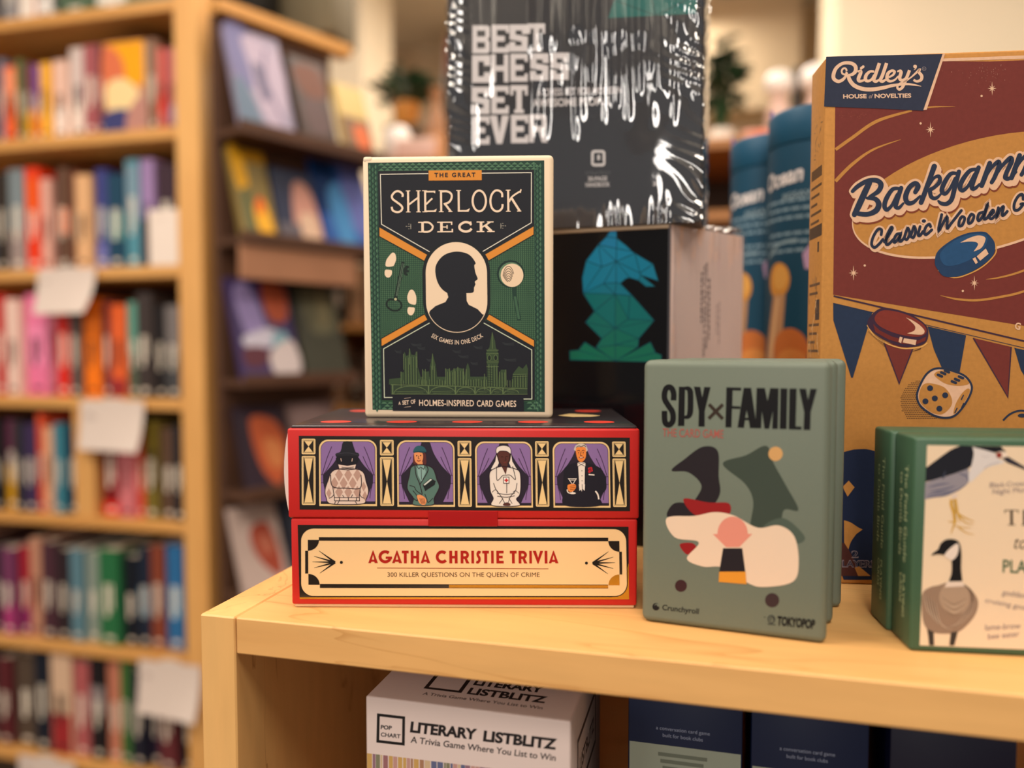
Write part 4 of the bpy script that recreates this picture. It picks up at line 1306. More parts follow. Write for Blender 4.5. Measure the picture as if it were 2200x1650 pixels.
S.curve([(508, 592), (535, 630), (548, 690)], 18, WH, 9, n=5)
S.done('portrait_panel', lid)
# lower title panel
S.view(600, 1100, .36364)
S.poly([(110, 80), (2070, 88), (2066, 517), (121, 515)], FOIL, 1)
S.poly([(121, 505), (2067, 504), (2066, 517), (121, 515)], FOIL_LIT, 2)
S.poly([(2045, 380), (2068, 300), (2066, 517), (1960, 512)], FOIL_LIT, 2)
lab = rrect(128, 99, 2057, 500, 75, 8)
S.poly(lab, '#efc893', 2)
S.line(lab, 5, BK, 3, closed=True)
S.line([(235, 162), (1948, 163)], 21, FOIL, 4)
S.line([(240, 438), (1000, 440)], 18, FOIL, 4)
S.line([(1000, 440), (1943, 442)], 16, FOIL_LIT, 4)
for cx, cy, sx, sy, c in ((170, 168, 1, 1, FOIL), (173, 432, 1, -1, FOIL), (2014, 172, -1, 1, FOIL), (2011, 434, -1, -1, FOIL_LIT)):
    S.poly([(cx, cy)] + [(cx + sx * 66 * math.cos(R(t)), cy + sy * 64 * math.sin(R(t))) for t in range(0, 91, 10)], c, 4)
S.rect(154, 232, 172, 366, FOIL, 4)
S.rect(2012, 235, 2028, 370, FOIL, 4)
S.line([(240, 428), (1943, 432)], 3, BK, 5)
S.line([(240, 449), (1943, 451)], 3, BK, 5)
for ax, ay, sg in ((330, 300, 1), (1853, 303, -1)):
    for dx, dy in ((-95, -68), (-124, -36), (-134, -3), (-122, 32), (-90, 64)):
        S.line([(ax, ay), (ax + sg * dx, ay + dy)], 13, BK, 4, taper=[1, .8, .15])
    S.poly(arc(ax + sg * 37, ay, 9, n=12), BK, 4)
S.line([(577, 333), (1590, 337)], 4, '#9c4a22', 4)
S.done('title_panel', base)
# title lettering, geometric capitals
S.view(770, 1170, .204545)
TR = '#a81c12'


def gA(x0, x1, yb=198):
    c = (x0 + x1) / 2
    S.poly([(x0, yb), (c - 3, 66), (c + 3, 66), (x1, yb), (x1 - 32, yb), (x1 - 37, 184), (x0 + 33, 184), (x0 + 27, yb)], TR, 5, holes=[[(c, 112), (c + 13, 162), (c - 13, 162)]])


def gT(x0, x1, xs):
    S.rect(x0, 68, x1, 96, TR, 5)
    S.rect(xs, 68, xs + 30, 200, TR, 5)


def gI(x0, x1):
    S.rect(x0, 68, x1, 200, TR, 5)


def gR(x):
    S.rect(x, 68, x + 29, 200, TR, 5)
    S.line([(x + 14, 82), (x + 45, 82)] + arc(x + 45, 111, 29, 29, -90, 90, 10) + [(x + 28, 140)], 28, TR, 5)
    S.poly([(x + 34, 132), (x + 56, 128), (x + 92, 200), (x + 58, 200)], TR, 5)


gA(103, 203)
S.line(arc(281, 132, 55, 53, -48, -345, 26), 31, TR, 5)
S.rect(286, 130, 352, 154, TR, 5)
gA(352, 456)
gT(455, 527, 476)
gI(548, 578), gI(606, 636), S.rect(570, 122, 612, 148, TR, 5)
gA(652, 752)
S.line(arc(878, 133, 52, 53, -48, -318, 26), 31, TR, 5)
gI(953, 983), gI(1010, 1040), S.rect(975, 122, 1016, 148, TR, 5)
gR(1072)
gI(1185, 1213)
S.line(cat_rom([(1282, 88), (1262, 82), (1252, 100), (1256, 122), (1268, 142), (1268, 170), (1254, 188), (1236, 184)], 8), 27, TR, 5)
gT(1300, 1370, 1321)
gI(1393, 1420)
gI(1448, 1477)
for y in (68, 119, 173):
    S.rect(1470, y, 1525 if y != 119 else 1515, y + 27, TR, 5)
gT(1590, 1662, 1612)
gR(1682)
gI(1795, 1822)
S.poly([(1832, 68), (1866, 68), (1888, 140), (1910, 68), (1942, 68), (1892, 202), (1882, 202)], TR, 5)
gI(1957, 1986)
gA(2000, 2102)
S.done('title_lettering', base)
S.text('300 KILLER QUESTIONS ON THE QUEEN OF CRIME', (303, 341), (1902, 341), 46, '#4a2c14', 5)
S.done('tagline_lettering', base)
# printed top face
T = Sheet(idq(AW, AD), AW, AD, lambda u, v, n: (u, v, AH + n))
T.view(0, 0, 1)
for i in range(5):
    for y in (AD * 1000 - 20, AD * 1000 - 92):
        T.poly(arc(20 + i * 36.5, y, 8.5, 7, n=24), '#c23a2c', 2)
for x in (30, 145):
    T.poly([(x, 52), (x + 8, 40), (x + 20, 46), (x + 26, 52), (x + 20, 60), (x + 8, 62)], '#d9bd86', 2)
T.line([(3, AD * 1000 - 8), (AW * 1000 - 3, AD * 1000 - 8)], 0.9, '#7d6658', 2)
T.line([(3, AD * 1000 - 11.5), (AW * 1000 - 3, AD * 1000 - 11.5)], 0.5, '#171215', 2)
T.done('lid_print', lid)
m = MB().box(0.0735, 0.1105, -0.0009, 0.0006, AS - 0.0042, AS + 0.0042, mat('#a80c0e', 0.12, 0.6, coat=1.0, key='seal'), 0.0003, 1)
m.build('seal_sticker', triv)['label'] = 'glossy seal sticker across the seam'

# ---- stack of three sage green card game boxes
PW, PH, PD = 0.0874, 0.1268, 0.0278
SAGE = mat('#6a7366', 0.5, 0.35, noise=0.015, nscale=700)
spy = thing('card_game_box', 'sage green card game box with black title, foremost of its stack', 'card game box', (-0.0313, 0.3892, 1.1002), R(-6.6), 'sage green card game boxes')
carton('carton', spy, PW, PD, PH + 0.0062, SAGE, 0.0036, 4)
S = Sheet(((1384, 797), (1790, 812), (1775.6, 1384), (1377.4, 1336)), PW, PH, front)
S.rough = 0.45
# plain rounded patches stand in for the cover picture
S.view(1360, 740, .21818)
A2 = 1420.8                                  # offset of the lower image crop, in crop pixels
DG, DK = '#3b453c', '#231d22'
S.poly(cat_rom([(900, 1180), (1130, 1100), (1330, 1010), (1400, 1180), (1520, 1400), (1640, 1640), (1500, 1640), (1440, 1830), (1180, 1850), (1200, 1560), (1120, 1380)], 6, True), DG, 1)
S.poly(cat_rom([(1300, 1800), (1500, 1720), (1700, 1900), (1620, 1970), (1450, 1900)], 6, True), '#4c584e', 1)
S.poly(cat_rom([(390, 1240), (520, 1130), (700, 1010), (850, 1050), (860, 1300), (870, 1480), (760, 1620), (600, 1590), (690, 1400), (560, 1260)], 6, True), DK, 2)
S.poly(cat_rom([(340, 1680), (430, 1560), (640, 1600), (620, 1740), (440, 1740)], 6, True), DK, 1)
S.poly(cat_rom([(510, 1520), (760, 1560), (960, 1570), (940, 1690), (640, 1690)], 6, True), '#8d1a1c', 3)
S.poly(cat_rom([(340, 1710), (620, 1690), (820, 1655), (1010, 1690), (1240, 1810), (1450, 1790), (1600, 1900), (1640, 2160), (1580, 2340), (1300, 2390), (1140, 2350), (900, 2200), (700, 2190), (540, 2110), (660, 1950), (420, 1900)], 6, True), '#e0c6ae', 4)
S.poly(cat_rom([(470, 1970), (600, 1960), (640, 2030), (540, 2070)], 6, True), '#8d1a1c', 1)
S.poly([(800, 1870)] + arc(995, 1870, 150, 170, 180, 360, 20) + [(1190, 1870), (1060, 2000), (930, 2000)], '#d98a78', 5)
S.poly([(900, 2010), (1090, 2010), (1120, 2250), (860, 2250)], DK, 6)
S.poly(arc(480, 2380, 60, 60, n=24), '#3a2024', 1)
S.poly(arc(1380, 2520, 70, 70, n=24), '#3a2a2c', 1)
S.poly(arc(1420, 1090, 70, 70, n=24), '#c99a62', 2)
S.poly([(862, 2240), (1122, 2240), (1130, 2362), (855, 2340)], '#d98f2e', 7)
S.done('cover_artwork', spy)
S.view(1410, 820, .16364)
B = '#0c0b0e'
S.line(cat_rom([(245, 238), (248, 150), (225, 85), (185, 62), (145, 85), (125, 150), (130, 225), (180, 310), (225, 380), (240, 450), (230, 520), (185, 560), (140, 540), (125, 480), (124, 375)], 6), 74, B, 3)
S.poly([(318, 60), (400, 64), (388, 578), (304, 578)], B, 3)
S.line(cat_rom([(390, 82), (440, 88), (468, 130), (472, 260), (466, 400), (440, 455), (388, 466)], 6), 66, B, 3, taper=[.5, .9, 1.15, 1.15, 1.15, .9, .5])
S.poly([(518, 64), (602, 70), (628, 210), (655, 72), (738, 76), (660, 390), (658, 592), (576, 590), (582, 388)], B, 3)
for a, b in (((718, 300), (898, 496)), ((900, 305), (712, 488))):
    S.line([a, b], 44, '#33271f', 4)
S.poly([(948, 82), (1142, 92), (1140, 130), (1030, 124), (1024, 330), (1130, 336), (1128, 370), (1020, 364), (1012, 610), (932, 606)], B, 3)
S.poly([(1175, 94), (1272, 98), (1345, 625), (1255, 622), (1240, 520), (1190, 518), (1176, 618), (1092, 612)], B, 3, holes=[[(1214, 385), (1232, 488), (1194, 486)]])
S.poly([(1345, 100), (1452, 104), (1486, 275), (1522, 106), (1632, 112), (1618, 640), (1545, 638), (1556, 400), (1506, 636), (1445, 634), (1412, 400), (1402, 628), (1325, 625)], B, 3)
S.poly([(1655, 112), (1746, 116), (1732, 645), (1643, 640)], B, 3)
S.poly([(1772, 118), (1866, 120), (1850, 612), (1926, 616), (1924, 655), (1760, 648)], B, 3)
S.poly([(1898, 122), (1988, 126), (2012, 275), (2042, 128), (2128, 132), (2046, 430), (2038, 662), (1952, 658), (1962, 430)], B, 3)
S.done('title_lettering', spy)
S.text('THE CARD GAME', (95, 712), (905, 748), 108, '#a2544c', 3, bold=0.006)
S.done('subtitle_lettering', spy)
S.view(1360, 1050, .21818)
S.poly(arc(230, 1166, 37, n=28), '#14151a', 3)
S.poly(arc(240, 1162, 27, n=24), '#6a7366', 4)
S.poly(arc(236, 1170, 25, n=24), '#14151a', 5)
S.poly(arc(250, 1154, 10, n=14), '#6a7366', 6)
S.text('Crunchyroll', (290, 1196), (655, 1236), 52, '#14151a', 3, bold=0.018)
S.text('TOKYOPOP', (1425, 1338), (1792, 1374), 82, B, 3, bold=0.05)
S.line(arc(1372, 1284, 33, 36, n=24), 9, '#22262a', 3, closed=True)
S.line(arc(1376, 1282, 16, 18, 100, 400, 14), 8, '#22262a', 3)
S.line([(1335, 1330), (1412, 1338)], 9, '#22262a', 3)
S.poly([(1296, 1258), (1316, 1262), (1306, 1272)], '#22262a', 3)
S.done('publisher_marks', spy)


def copy_thing(o, loc, label, rz=None):
    c = o.copy()
    COL.objects.link(c)
    c.location = loc
    if rz is not None:
        c.rotation_euler = (0, 0, rz)
    c['label'] = label
    for ch in list(o.children):
        d = ch.copy()
        COL.objects.link(d)
        d.parent = c
    return c


def behind(o, rz, d, dx=0.0):
    return (o.location.x - math.sin(rz) * d + math.cos(rz) * dx, o.location.y + math.cos(rz) * d + math.sin(rz) * dx, o.location.z)


rz = R(-6.6)
copy_thing(spy, behind(spy, rz, PD + 0.0004, 0.0035), 'sage green card game box, second in its stack behind the foremost one', R(-6.6))
copy_thing(spy, behind(spy, rz, 2 * PD + 0.0008, 0.0085), 'sage green card game box, rearmost of the stack of three')

# ---- two dark green bird card boxes
BW, BH, BD = 0.15, 0.0987, 0.0245
GRN = mat('#3c5b44', 0.4, 0.4, noise=0.02, nscale=700)
GRD = mat('#1f3d30', 0.4, 0.4)
bird = thing('bird_card_box', 'dark green boxed bird card set at the front right edge of the shelf', 'card game box', (0.0915, 0.3812, 1.1002), R(6.5), 'green bird card boxes')
m = carton('carton', bird, BW, BD, BH, GRN, 0.0016, 3)
S = Sheet(((1970, 937), (2749.8, 949.8), (2726.2, 1431), (1954, 1399)), BW, BH, front)
CRM = '#e3cbae'
S.poly([(1995.7, 954.5), (2725, 965), (2703, 1409), (1975.8, 1387)], CRM, 1)
S.view(1970, 930, .15152)
S.poly(cat_rom([(150, 480), (330, 345), (500, 225), (640, 165)], 6) + [(800, 172)] + cat_rom([(820, 190), (822, 260), (800, 420), (740, 490), (560, 560), (360, 650)], 6) + [(325, 640), (140, 680)], '#1b1d26', 2)
S.poly(cat_rom([(138, 690), (330, 630), (560, 560), (745, 490)], 5) + cat_rom([(752, 600), (735, 700), (620, 790), (440, 880), (260, 905), (125, 935)], 5), '#8d8790', 2)
for q in ([(150, 880), (300, 840), (560, 810), (700, 720)], [(160, 900), (340, 880), (500, 840)], [(600, 560), (720, 600), (735, 680)], [(180, 760), (330, 720), (480, 700)], [(200, 820), (380, 790), (560, 740)]):
    S.curve(q, 22, '#5f6078', 3, taper=[.2, 1, 1, .2])
S.curve([(420, 520), (400, 600), (380, 640)], 30, '#3a3f50', 3, taper=[.2, 1, .3])
S.poly(cat_rom([(805, 190), (960, 215), (1120, 280), (1150, 340), (1250, 390)], 6) + cat_rom([(1240, 415), (1010, 480), (880, 590), (760, 690), (750, 560), (790, 440), (825, 280)], 6), '#d3cbc8', 2)
S.curve([(1180, 400), (1040, 440), (960, 500)], 9, '#a8a0a6', 3)
S.curve([(930, 300), (980, 330), (1040, 310)], 8, '#b8b0b2', 3)
S.poly([(800, 172), (1205, 178)] + cat_rom([(1230, 215), (1265, 245), (1240, 275), (1190, 250)], 4) + cat_rom([(1120, 270), (1000, 235), (830, 190)], 4), '#15171e', 3)
S.blob([(1150, 260), (1230, 250), (1290, 290), (1260, 330), (1190, 335), (1140, 310)], '#e6d3c2', 4)
S.blob([(1135, 280), (1190, 260), (1215, 300), (1190, 340), (1145, 330)], '#8c3a30', 5)
S.poly([(1215, 345), (1300, 325), (1530, 465), (1560, 520), (1290, 410)], '#33303a', 4)
S.poly([(510, 870), (580, 840), (575, 910), (515, 920)], '#d8c4b8', 3)
YL = '#c79a3e'
S.line(cat_rom([(505, 930), (500, 1000), (535, 1130), (550, 1260)], 6), 44, YL, 4)
S.line(cat_rom([(555, 920), (575, 1060), (590, 1140)], 6), 36, YL, 4)
for q, w in (([(590, 1130), (690, 1190), (820, 1245)], 26), ([(590, 1150), (700, 1260), (810, 1280)], 22), ([(590, 1150), (620, 1260)], 18), ([(550, 1260), (450, 1240)], 20), ([(545, 1260), (490, 1420)], 26), ([(550, 1300), (660, 1330), (780, 1330)], 16), ([(600, 1330), (700, 1400), (820, 1430)], 18)):
    S.curve(q, w, YL, 4, taper=[1, .8, .25])
S.curve([(535, 940), (550, 1050), (560, 1200)], 8, '#8d6a26', 5)
# goose
S.view(1800, 1050, .24242)
S.blob([(900, 850), (1000, 820), (1120, 840), (1215, 930), (1243, 1020), (1200, 1140), (1080, 1260), (960, 1285), (830, 1270), (770, 1210), (748, 1100), (752, 930), (820, 870)], '#8f7765', 2, 6)
S.blob([(960, 840), (1100, 835), (1165, 930), (1150, 1060), (1050, 1110), (940, 1060), (900, 950)], '#a58d78', 3)
for i in range(9):
    a = i * 0.09
    S.curve([(770 + i * 12, 920 + i * 10), (800 + i * 14, 1080 + i * 14), (900 + i * 14, 1200 + i * 6)], 9, '#6b5648' if i % 2 else '#bba793', 4, taper=[.2, 1, .2])
    S.curve([(1215 - i * 10, 960 + i * 12), (1180 - i * 14, 1100 + i * 10), (1050 - i * 10, 1230)], 8, '#6d584a' if i % 2 else '#b39c88', 4, taper=[.2, 1, .2])
for i in range(5):
    S.curve([(930 + i * 6, 960 + i * 26), (1030, 1020 + i * 24), (1140 - i * 8, 960 + i * 28)], 7, '#c2ad97' if i % 2 else '#806b5a', 5, taper=[.2, 1, .2])
S.curve([(1110, 835), (1180, 900), (1195, 1000)], 14, '#4f4038', 5, taper=[.3, 1, .3])
S.poly([(970, 820), (1105, 815), (1125, 858), (950, 868)], '#dcc9ba', 5)
S.poly(cat_rom([(985, 815), (1010, 740), (1012, 640), (1000, 610), (940, 580), (880, 575)], 5) + [(832, 588), (848, 565), (895, 530)] + cat_rom([(915, 480), (960, 445), (1030, 440), (1080, 470), (1098, 560), (1095, 700), (1105, 812)], 6), '#141417', 6)
S.blob([(1060, 478), (1075, 510), (1060, 580), (1020, 625), (985, 615), (950, 580), (1000, 520)], '#dfd0c4', 7)
S.poly([(790, 1240), (850, 1270), (852, 1388), (808, 1388), (800, 1300)], '#3a3430', 5)
S.poly([(1000, 1270), (1062, 1262), (1030, 1388), (985, 1388)], '#3a3430', 5)
S.done('cover_artwork', bird)
S.view(1800, 1050, .24242)
IK = '#3a2a20'
# serif title
S.rect(1478, 178, 1602, 186, IK, 3)
S.rect(1528, 180, 1552, 314, IK, 3)
S.rect(1508, 306, 1572, 314, IK, 3)
for x in (1478, 1594):
    S.rect(x, 178, x + 8, 206, IK, 3)
for x in (1640, 1705):
    S.rect(x, 178 if x == 1640 else 230, x + 22, 314, IK, 3)
    S.rect(x - 14, 306, x + 36, 314, IK, 3)
S.curve([(1655, 250), (1690, 226), (1718, 244), (1722, 300)], 14, IK, 3)
S.line(arc(1790, 274, 36, 38, 20, 330, 20), 15, IK, 3)
S.line([(1756, 268), (1824, 268)], 8, IK, 3)
S.text('Field Guide', (1870, 316), (2420, 338), 128, IK, 3)
S.text('to', (1545, 520), (1660, 524), 118, IK, 3, shear=0.25, bold=-0.004)
S.text('Dumb Birds', (1720, 528), (2300, 552), 118, IK, 3)
S.text('PLAYING CARDS', (1458, 732), (2420, 768), 112, '#2c5a3e', 3, bold=0.012)
S.done('title_lettering', bird)
for tx, a, b, c in (('Black-Crown', (1350, -20), (1670, -36), 44), ('Night Moron', (1375, 40), (1740, 14), 44), ('goddamn', (1450, 932), (1700, 968), 50), ('cruising goose', (1300, 1000), (1720, 1078), 44), ('lame-brow', (1300, 1250), (1610, 1230), 52), ('bee eater', (1325, 1330), (1600, 1300), 50)):
    S.text(tx, a, b, c, '#7a6a72', 3, shear=0.15)
S.done('handwritten_captions', bird)
SD_ = Sheet(((0, 0), (24.5, 0), (24.5, 98.7), (0, 98.7)), 0.0245, 0.0987, lambda u, v, n: (-n, 0.0245 - u, v))
SD_.text('The Field Guide', (14, 14), (14, 60), 3.6, '#b9c79a', 2)
SD_.text('to Dumb Birds', (8, 18), (8, 58), 3.4, '#b9c79a', 2)
SD_.text('PLAYING', (14, 66), (14, 86), 2.6, '#b9c79a', 2, bold=0.008)
SD_.text('CARDS', (10, 66), (10, 80), 2.6, '#b9c79a', 2, bold=0.008)
SD_.text('a deck of cards', (5.5, 66), (5.5, 80), 1.3, '#6d8468', 2)
SD_.done('spine_print', bird)
rz = R(6.5)
copy_thing(bird, behind(bird, rz, BD + 0.0004, -0.002), 'dark green boxed bird card set standing right behind the front one')


# ---- kraft backgammon box
GW, GH, GD = 0.30, 0.3055, 0.029
KRAFT = mat('#b57e40', 0.75, 0.2, noise=0.07, nscale=420, key='kraft')
bg = thing('backgammon_box', 'tall kraft cardboard backgammon game box with maroon print at the right', 'game box', (0.0636, 0.4789, 1.1002), R(8.5))
carton('carton', bg, GW, GD, GH, KRAFT, 0.0014, 3)
S = Sheet(((1788, 119.5), (3040, 74), (2960, 1289.3), (1752.9, 1253.0)), GW, GH, front, 4e-5)
S.rough, S.kw = 0.7, dict(noise=0.06, nscale=380, key='ink')
MR, NB, CRB, KR, PL = '#6e2f2a', '#252f45', '#d9b092', KRAFT, '#3a2438'
S.poly([(1808, 128), (2140, 130), (3028, 96), (3000, 829), (1797, 632)], MR, 1)
S.poly([(2030, 124), (3030, 86), (3029, 98), (2032, 130)], CRB, 2)
k15 = math.cos(R(-15)), math.sin(R(-15))


def ell(cx, cy, a, b, a0, a1, n=60):
    return [(cx + a * math.cos(R(t)) * k15[0] - b * math.sin(R(t)) * k15[1], cy + a * math.cos(R(t)) * k15[1] + b * math.sin(R(t)) * k15[0]) for t in [a0 + (a1 - a0) * i / n for i in range(n + 1)]]


S.poly(ell(2122, 416, 290, 118, 0, 360), KR, 2)
S.line(ell(2122, 416, 290, 118, 0, 190), 5, CRB, 3, taper=[.6, 1, 1, 1, .4])
S.view(1700, 90, .22727)
S.curve([(465, 1010), (620, 900), (860, 740), (1190, 640)], 30, KR, 2, taper=[1, 1, 1, .6])
S.curve([(460, 1310), (620, 1150), (820, 1010), (1080, 915)], 34, KR, 2, taper=[1, .9, .6, .1])
S.curve([(1330, 612), (1430, 604), (1600, 605)], 16, KR, 2, taper=[1, .8, .1])


def star(x, y, r):
    for k in range(4):
        a = R(k * 45)
        L = r * (1.0 if k == 2 else .62 if k == 0 else .55)
        d = Vector((math.cos(a), math.sin(a))) * L
        q = Vector((-math.sin(a), math.cos(a))) * r * .09
        c = Vector((x, y))
        S.poly([tuple(c - d), tuple(c + q), tuple(c + d), tuple(c - q)], CRB, 3)


star(1950, 432, 68)
star(1363, 822, 74)
S.poly(arc(1850, 503, 11, n=10), CRB, 3)
S.poly(arc(1271, 762, 11, n=10), CRB, 3)
rn = random.Random(2)
for i in range(70):
    x, y = rn.gauss(1880, 110), rn.gauss(280, 70)
    if 195 < y < 420:
        S.rect(x, y, x + rn.uniform(2, 9), y + rn.uniform(2, 14), '#8d564c', 2)
for i in range(30):
    x, y = rn.uniform(500, 760), rn.uniform(650, 720)
    S.rect(x, y, x + rn.uniform(3, 14), y + rn.uniform(2, 4), '#87463c', 2)
S.view(1700, 420, .22727)
star(621, 727, 74)
star(1762, 822, 72)
S.poly(arc(728, 656, 11, n=10), CRB, 3)
S.poly(arc(1652, 897, 11, n=10), CRB, 3)
S.curve([(1440, 940), (1600, 975), (1790, 985), (2000, 955), (2200, 910), (2500, 800)], 22, KR, 2, taper=[.1, .9, 1, 1, 1, .6])
S.curve([(1870, 787), (2000, 770), (2200, 715), (2500, 590)], 20, KR, 2, taper=[.1, .8, 1, 1])
# stripe and pennants
S.line([(430, 945), (2200, 1366), (5600, 2175)], 16, PL, 3)
S.line([(425, 1012), (2200, 1430), (5600, 2240)], 6, NB, 3)
S.view(1700, 420, .22727)


def pennant(p, c, e=None):
    S.poly(p, c, 2)
    if e:
        S.line(p, 14, e, 3, closed=True)


S.poly([(425, 1012), (795, 1100), (604, 1719), (588, 1719), (425, 1175)], '#22304a', 2)
S.view(1780, 750, .19091)
S.poly([(652, -86), (980, -14), (820, 392)], MR, 2)
S.line([(652, -86), (820, 385), (980, -14)], 16, PL, 3)
S.poly([(1146, -262), (1580, -160), (1500, 268), (1390, 240), (1310, 225), (1215, 0)], '#22304a', 2)
S.poly([(1660, -130), (2085, -30), (2075, 100), (2045, 548)], MR, 2)
S.line([(1660, -130), (2042, 540), (2085, -30)], 16, PL, 3)
S.poly([(2120, -20), (2600, 90), (2420, 620), (2190, 230)], '#22304a', 2)
S.poly([(2720, 120), (3120, 210), (3000, 740)], MR, 2)
# die
die = cat_rom([(1300, 212), (1420, 240), (1560, 300), (1632, 400), (1620, 500), (1540, 640), (1440, 745), (1330, 770), (1200, 740), (1070, 650), (1022, 560), (1030, 460), (1110, 300), (1200, 225)], 6, True)
for i in range(20):
    for j in range(22):
        x, y = 835 + i * 20 + (j % 2) * 10, 330 + j * 21
        if ((x - 1090) / 265) ** 2 + ((y - 590) / 255) ** 2 < 1:
            S.rect(x, y, x + 13, y + 8, '#3a2420', 2)
S.poly(die, CRB, 4)
S.line(die, 24, NB, 6, closed=True)
S.blob([(1110, 385), (1200, 385), (1330, 430), (1405, 540), (1400, 640), (1300, 730), (1180, 710), (1070, 620), (1040, 540), (1060, 440)], KR, 5)
S.blob([(1215, 285), (1300, 235), (1450, 265), (1580, 340), (1600, 390), (1480, 410), (1330, 380)], KR, 5)
S.blob([(1590, 440), (1612, 480), (1530, 630), (1430, 730), (1450, 620), (1520, 500)], KR, 5)
for x, y in ((1166, 436), (1335, 516), (1218, 551), (1112, 584), (1268, 667)):
    S.poly(arc(x, y, 34, 33, n=16), NB, 7)
for x, y in ((1278, 293), (1316, 266), (1358, 246), (1434, 366), (1470, 340), (1515, 312)):
    S.line([(x - 22, y - 8), (x + 22, y + 10)], 30, NB, 7, round=True)
for x, y in ((1528, 540), (1455, 686), (1530, 630)):
    S.line([(x - 12, y + 24), (x + 12, y - 24)], 13, NB, 7, round=True)
S.curve([(1985, 800), (2070, 725), (2200, 690), (2400, 740)], 22, NB, 4)
S.poly(arc(2200, 745, 50, 22, n=14), NB, 4)
# blue rosettes low on the box and the kraft spark between them
S.view(1780, 750, .19091)
S.poly([(60, 1190), (230, 1145)] + cat_rom([(300, 1128), (450, 1125), (620, 1170)], 5) + [(900, 1500), (900, 2600), (170, 2600), (60, 2300)], '#16223e', 2)
S.poly([(170, 1550), (240, 1480), (305, 1555), (225, 1660)], KR, 3)
S.view(1800, 1050, .24242)
S.poly(cat_rom([(60, 280), (120, 300), (180, 340), (225, 362)], 4) + cat_rom([(170, 400), (120, 470), (95, 545)], 4) + [(60, 480)], KR, 3)
S.poly([(-60, 490), (60, 480), (110, 560), (180, 700), (290, 775), (-60, 775)], '#4a2622', 3)
S.poly([(150, 700), (190, 690), (290, 775), (180, 775)], KR, 4)
# checkers: blue one
S.view(1700, 420, .22727)
S.blob([(1390, 630), (1420, 520), (1560, 410), (1700, 350), (1840, 335), (1900, 360), (1960, 450), (1940, 560), (1830, 660), (1680, 740), (1560, 765), (1470, 755), (1420, 700)], '#1f3a5c', 5, 6)
S.curve([(1420, 700), (1560, 770), (1700, 740), (1850, 660), (1965, 540), (1960, 440)], 12, '#c9934f', 4)
S.blob([(1440, 545), (1560, 430), (1720, 365), (1850, 360), (1890, 400), (1850, 500), (1740, 590), (1600, 650), (1480, 650)], '#234a72', 6, 6)
S.poly(cat_rom([(1630, 440), (1720, 395), (1800, 372), (1860, 385), (1868, 420), (1830, 490), (1755, 525)], 5) + cat_rom([(1775, 500), (1800, 455), (1770, 432), (1700, 430)], 5), CRB, 7)
S.poly([(1785, 570), (1872, 495), (1898, 545), (1818, 612)], CRB, 7)
S.poly([(1745, 592), (1772, 578), (1796, 628), (1775, 642)], CRB, 7)
# red one
S.blob([(745, 1210), (790, 1120), (880, 1060), (1010, 1070), (1160, 1120), (1290, 1210), (1322, 1290), (1300, 1380), (1220, 1420), (1080, 1425), (930, 1375), (810, 1300)], PL, 5, 6)
S.curve([(745, 1220), (810, 1320), (930, 1395), (1080, 1440), (1240, 1430), (1310, 1390)], 12, '#d9a25c', 4)
S.blob([(815, 1150), (880, 1085), (1010, 1090), (1160, 1140), (1280, 1220), (1300, 1290), (1230, 1330), (1100, 1320), (960, 1280), (850, 1220)], '#7a3028', 6, 6)
S.poly([(800, 1210), (860, 1270), (980, 1330), (1110, 1365), (1230, 1365), (1300, 1330), (1290, 1370), (1200, 1405), (1080, 1400), (940, 1355), (820, 1285)], '#6a2823', 6)
S.poly(cat_rom([(1110, 1148), (1180, 1180), (1250, 1230), (1285, 1280), (1250, 1312), (1120, 1300)], 5) + cat_rom([(1150, 1290), (1190, 1270), (1195, 1230), (1150, 1180)], 5), CRB, 7)
S.poly([(1090, 1345), (1208, 1362), (1198, 1410), (1078, 1385)], CRB, 7)
S.poly([(1052, 1330), (1078, 1338), (1062, 1392), (1038, 1378)], CRB, 7)
for i in range(16):
    S.line([(760 + i * 10, 1280 + i * 6.5), (752 + i * 10, 1268 + i * 9 + 22)], 4, '#4a2a20', 4)
for i in range(6):
    S.line([(1170 + i * 14, 1470 - i * 3), (1250, 1440 - i * 1)], 4, '#4a2a20', 3)
# navy corner flag
S.view(1790, 100, .11818)
S.poly([(-20, 165), (2095, 118), (1735, 1152), (900, 1110), (-70, 1075)], '#2a3044', 5)
S.poly([(2095, 118), (2140, 114), (1795, 1132), (1735, 1138)], CRB, 5)
S.done('cover_artwork', bg)
# lettering
S.view(1790, 100, .11818)
LC = '#dcb79c'


def sc(pts, w, l=7, c=LC, **k):
    S.line(cat_rom(pts, 8), w, c, l, **k)


sc([(350, 430), (330, 385), (285, 385), (258, 430), (275, 480), (325, 490), (365, 460)], 34)
sc([(345, 440), (330, 520), (270, 590), (190, 618), (115, 570), (112, 480), (165, 370), (280, 290), (420, 285), (505, 340), (508, 430), (450, 490), (370, 505)], 62, taper=[.5, .7, .9, 1, 1.1, 1.1, 1.0, .9, 1, 1.1, 1.1, .9, .6])
sc([(375, 490), (400, 590), (480, 690), (620, 750), (790, 765), (1000, 735), (1200, 690), (1420, 668), (1560, 680), (1700, 708)], 66, taper=[.9, 1.1, 1.1, 1.1, 1.1, 1, .8, .6, .5, .1])
sc([(545, 440), (600, 430), (600, 470), (560, 570), (580, 612), (650, 600), (700, 550)], 54, taper=[.6, 1, 1.2, 1.2, 1.1, .7, .5])
S.line([(612, 380), (650, 350)], 48, LC, 7, round=True)
sc([(850, 440), (770, 440), (700, 510), (690, 590), (740, 612), (800, 580), (850, 500)], 52, taper=[.8, .9, 1.2, 1.2, 1, .8, .8])
sc([(945, 285), (870, 500), (840, 590), (880, 618), (950, 580)], 62, taper=[1, 1, 1, .9, .4])
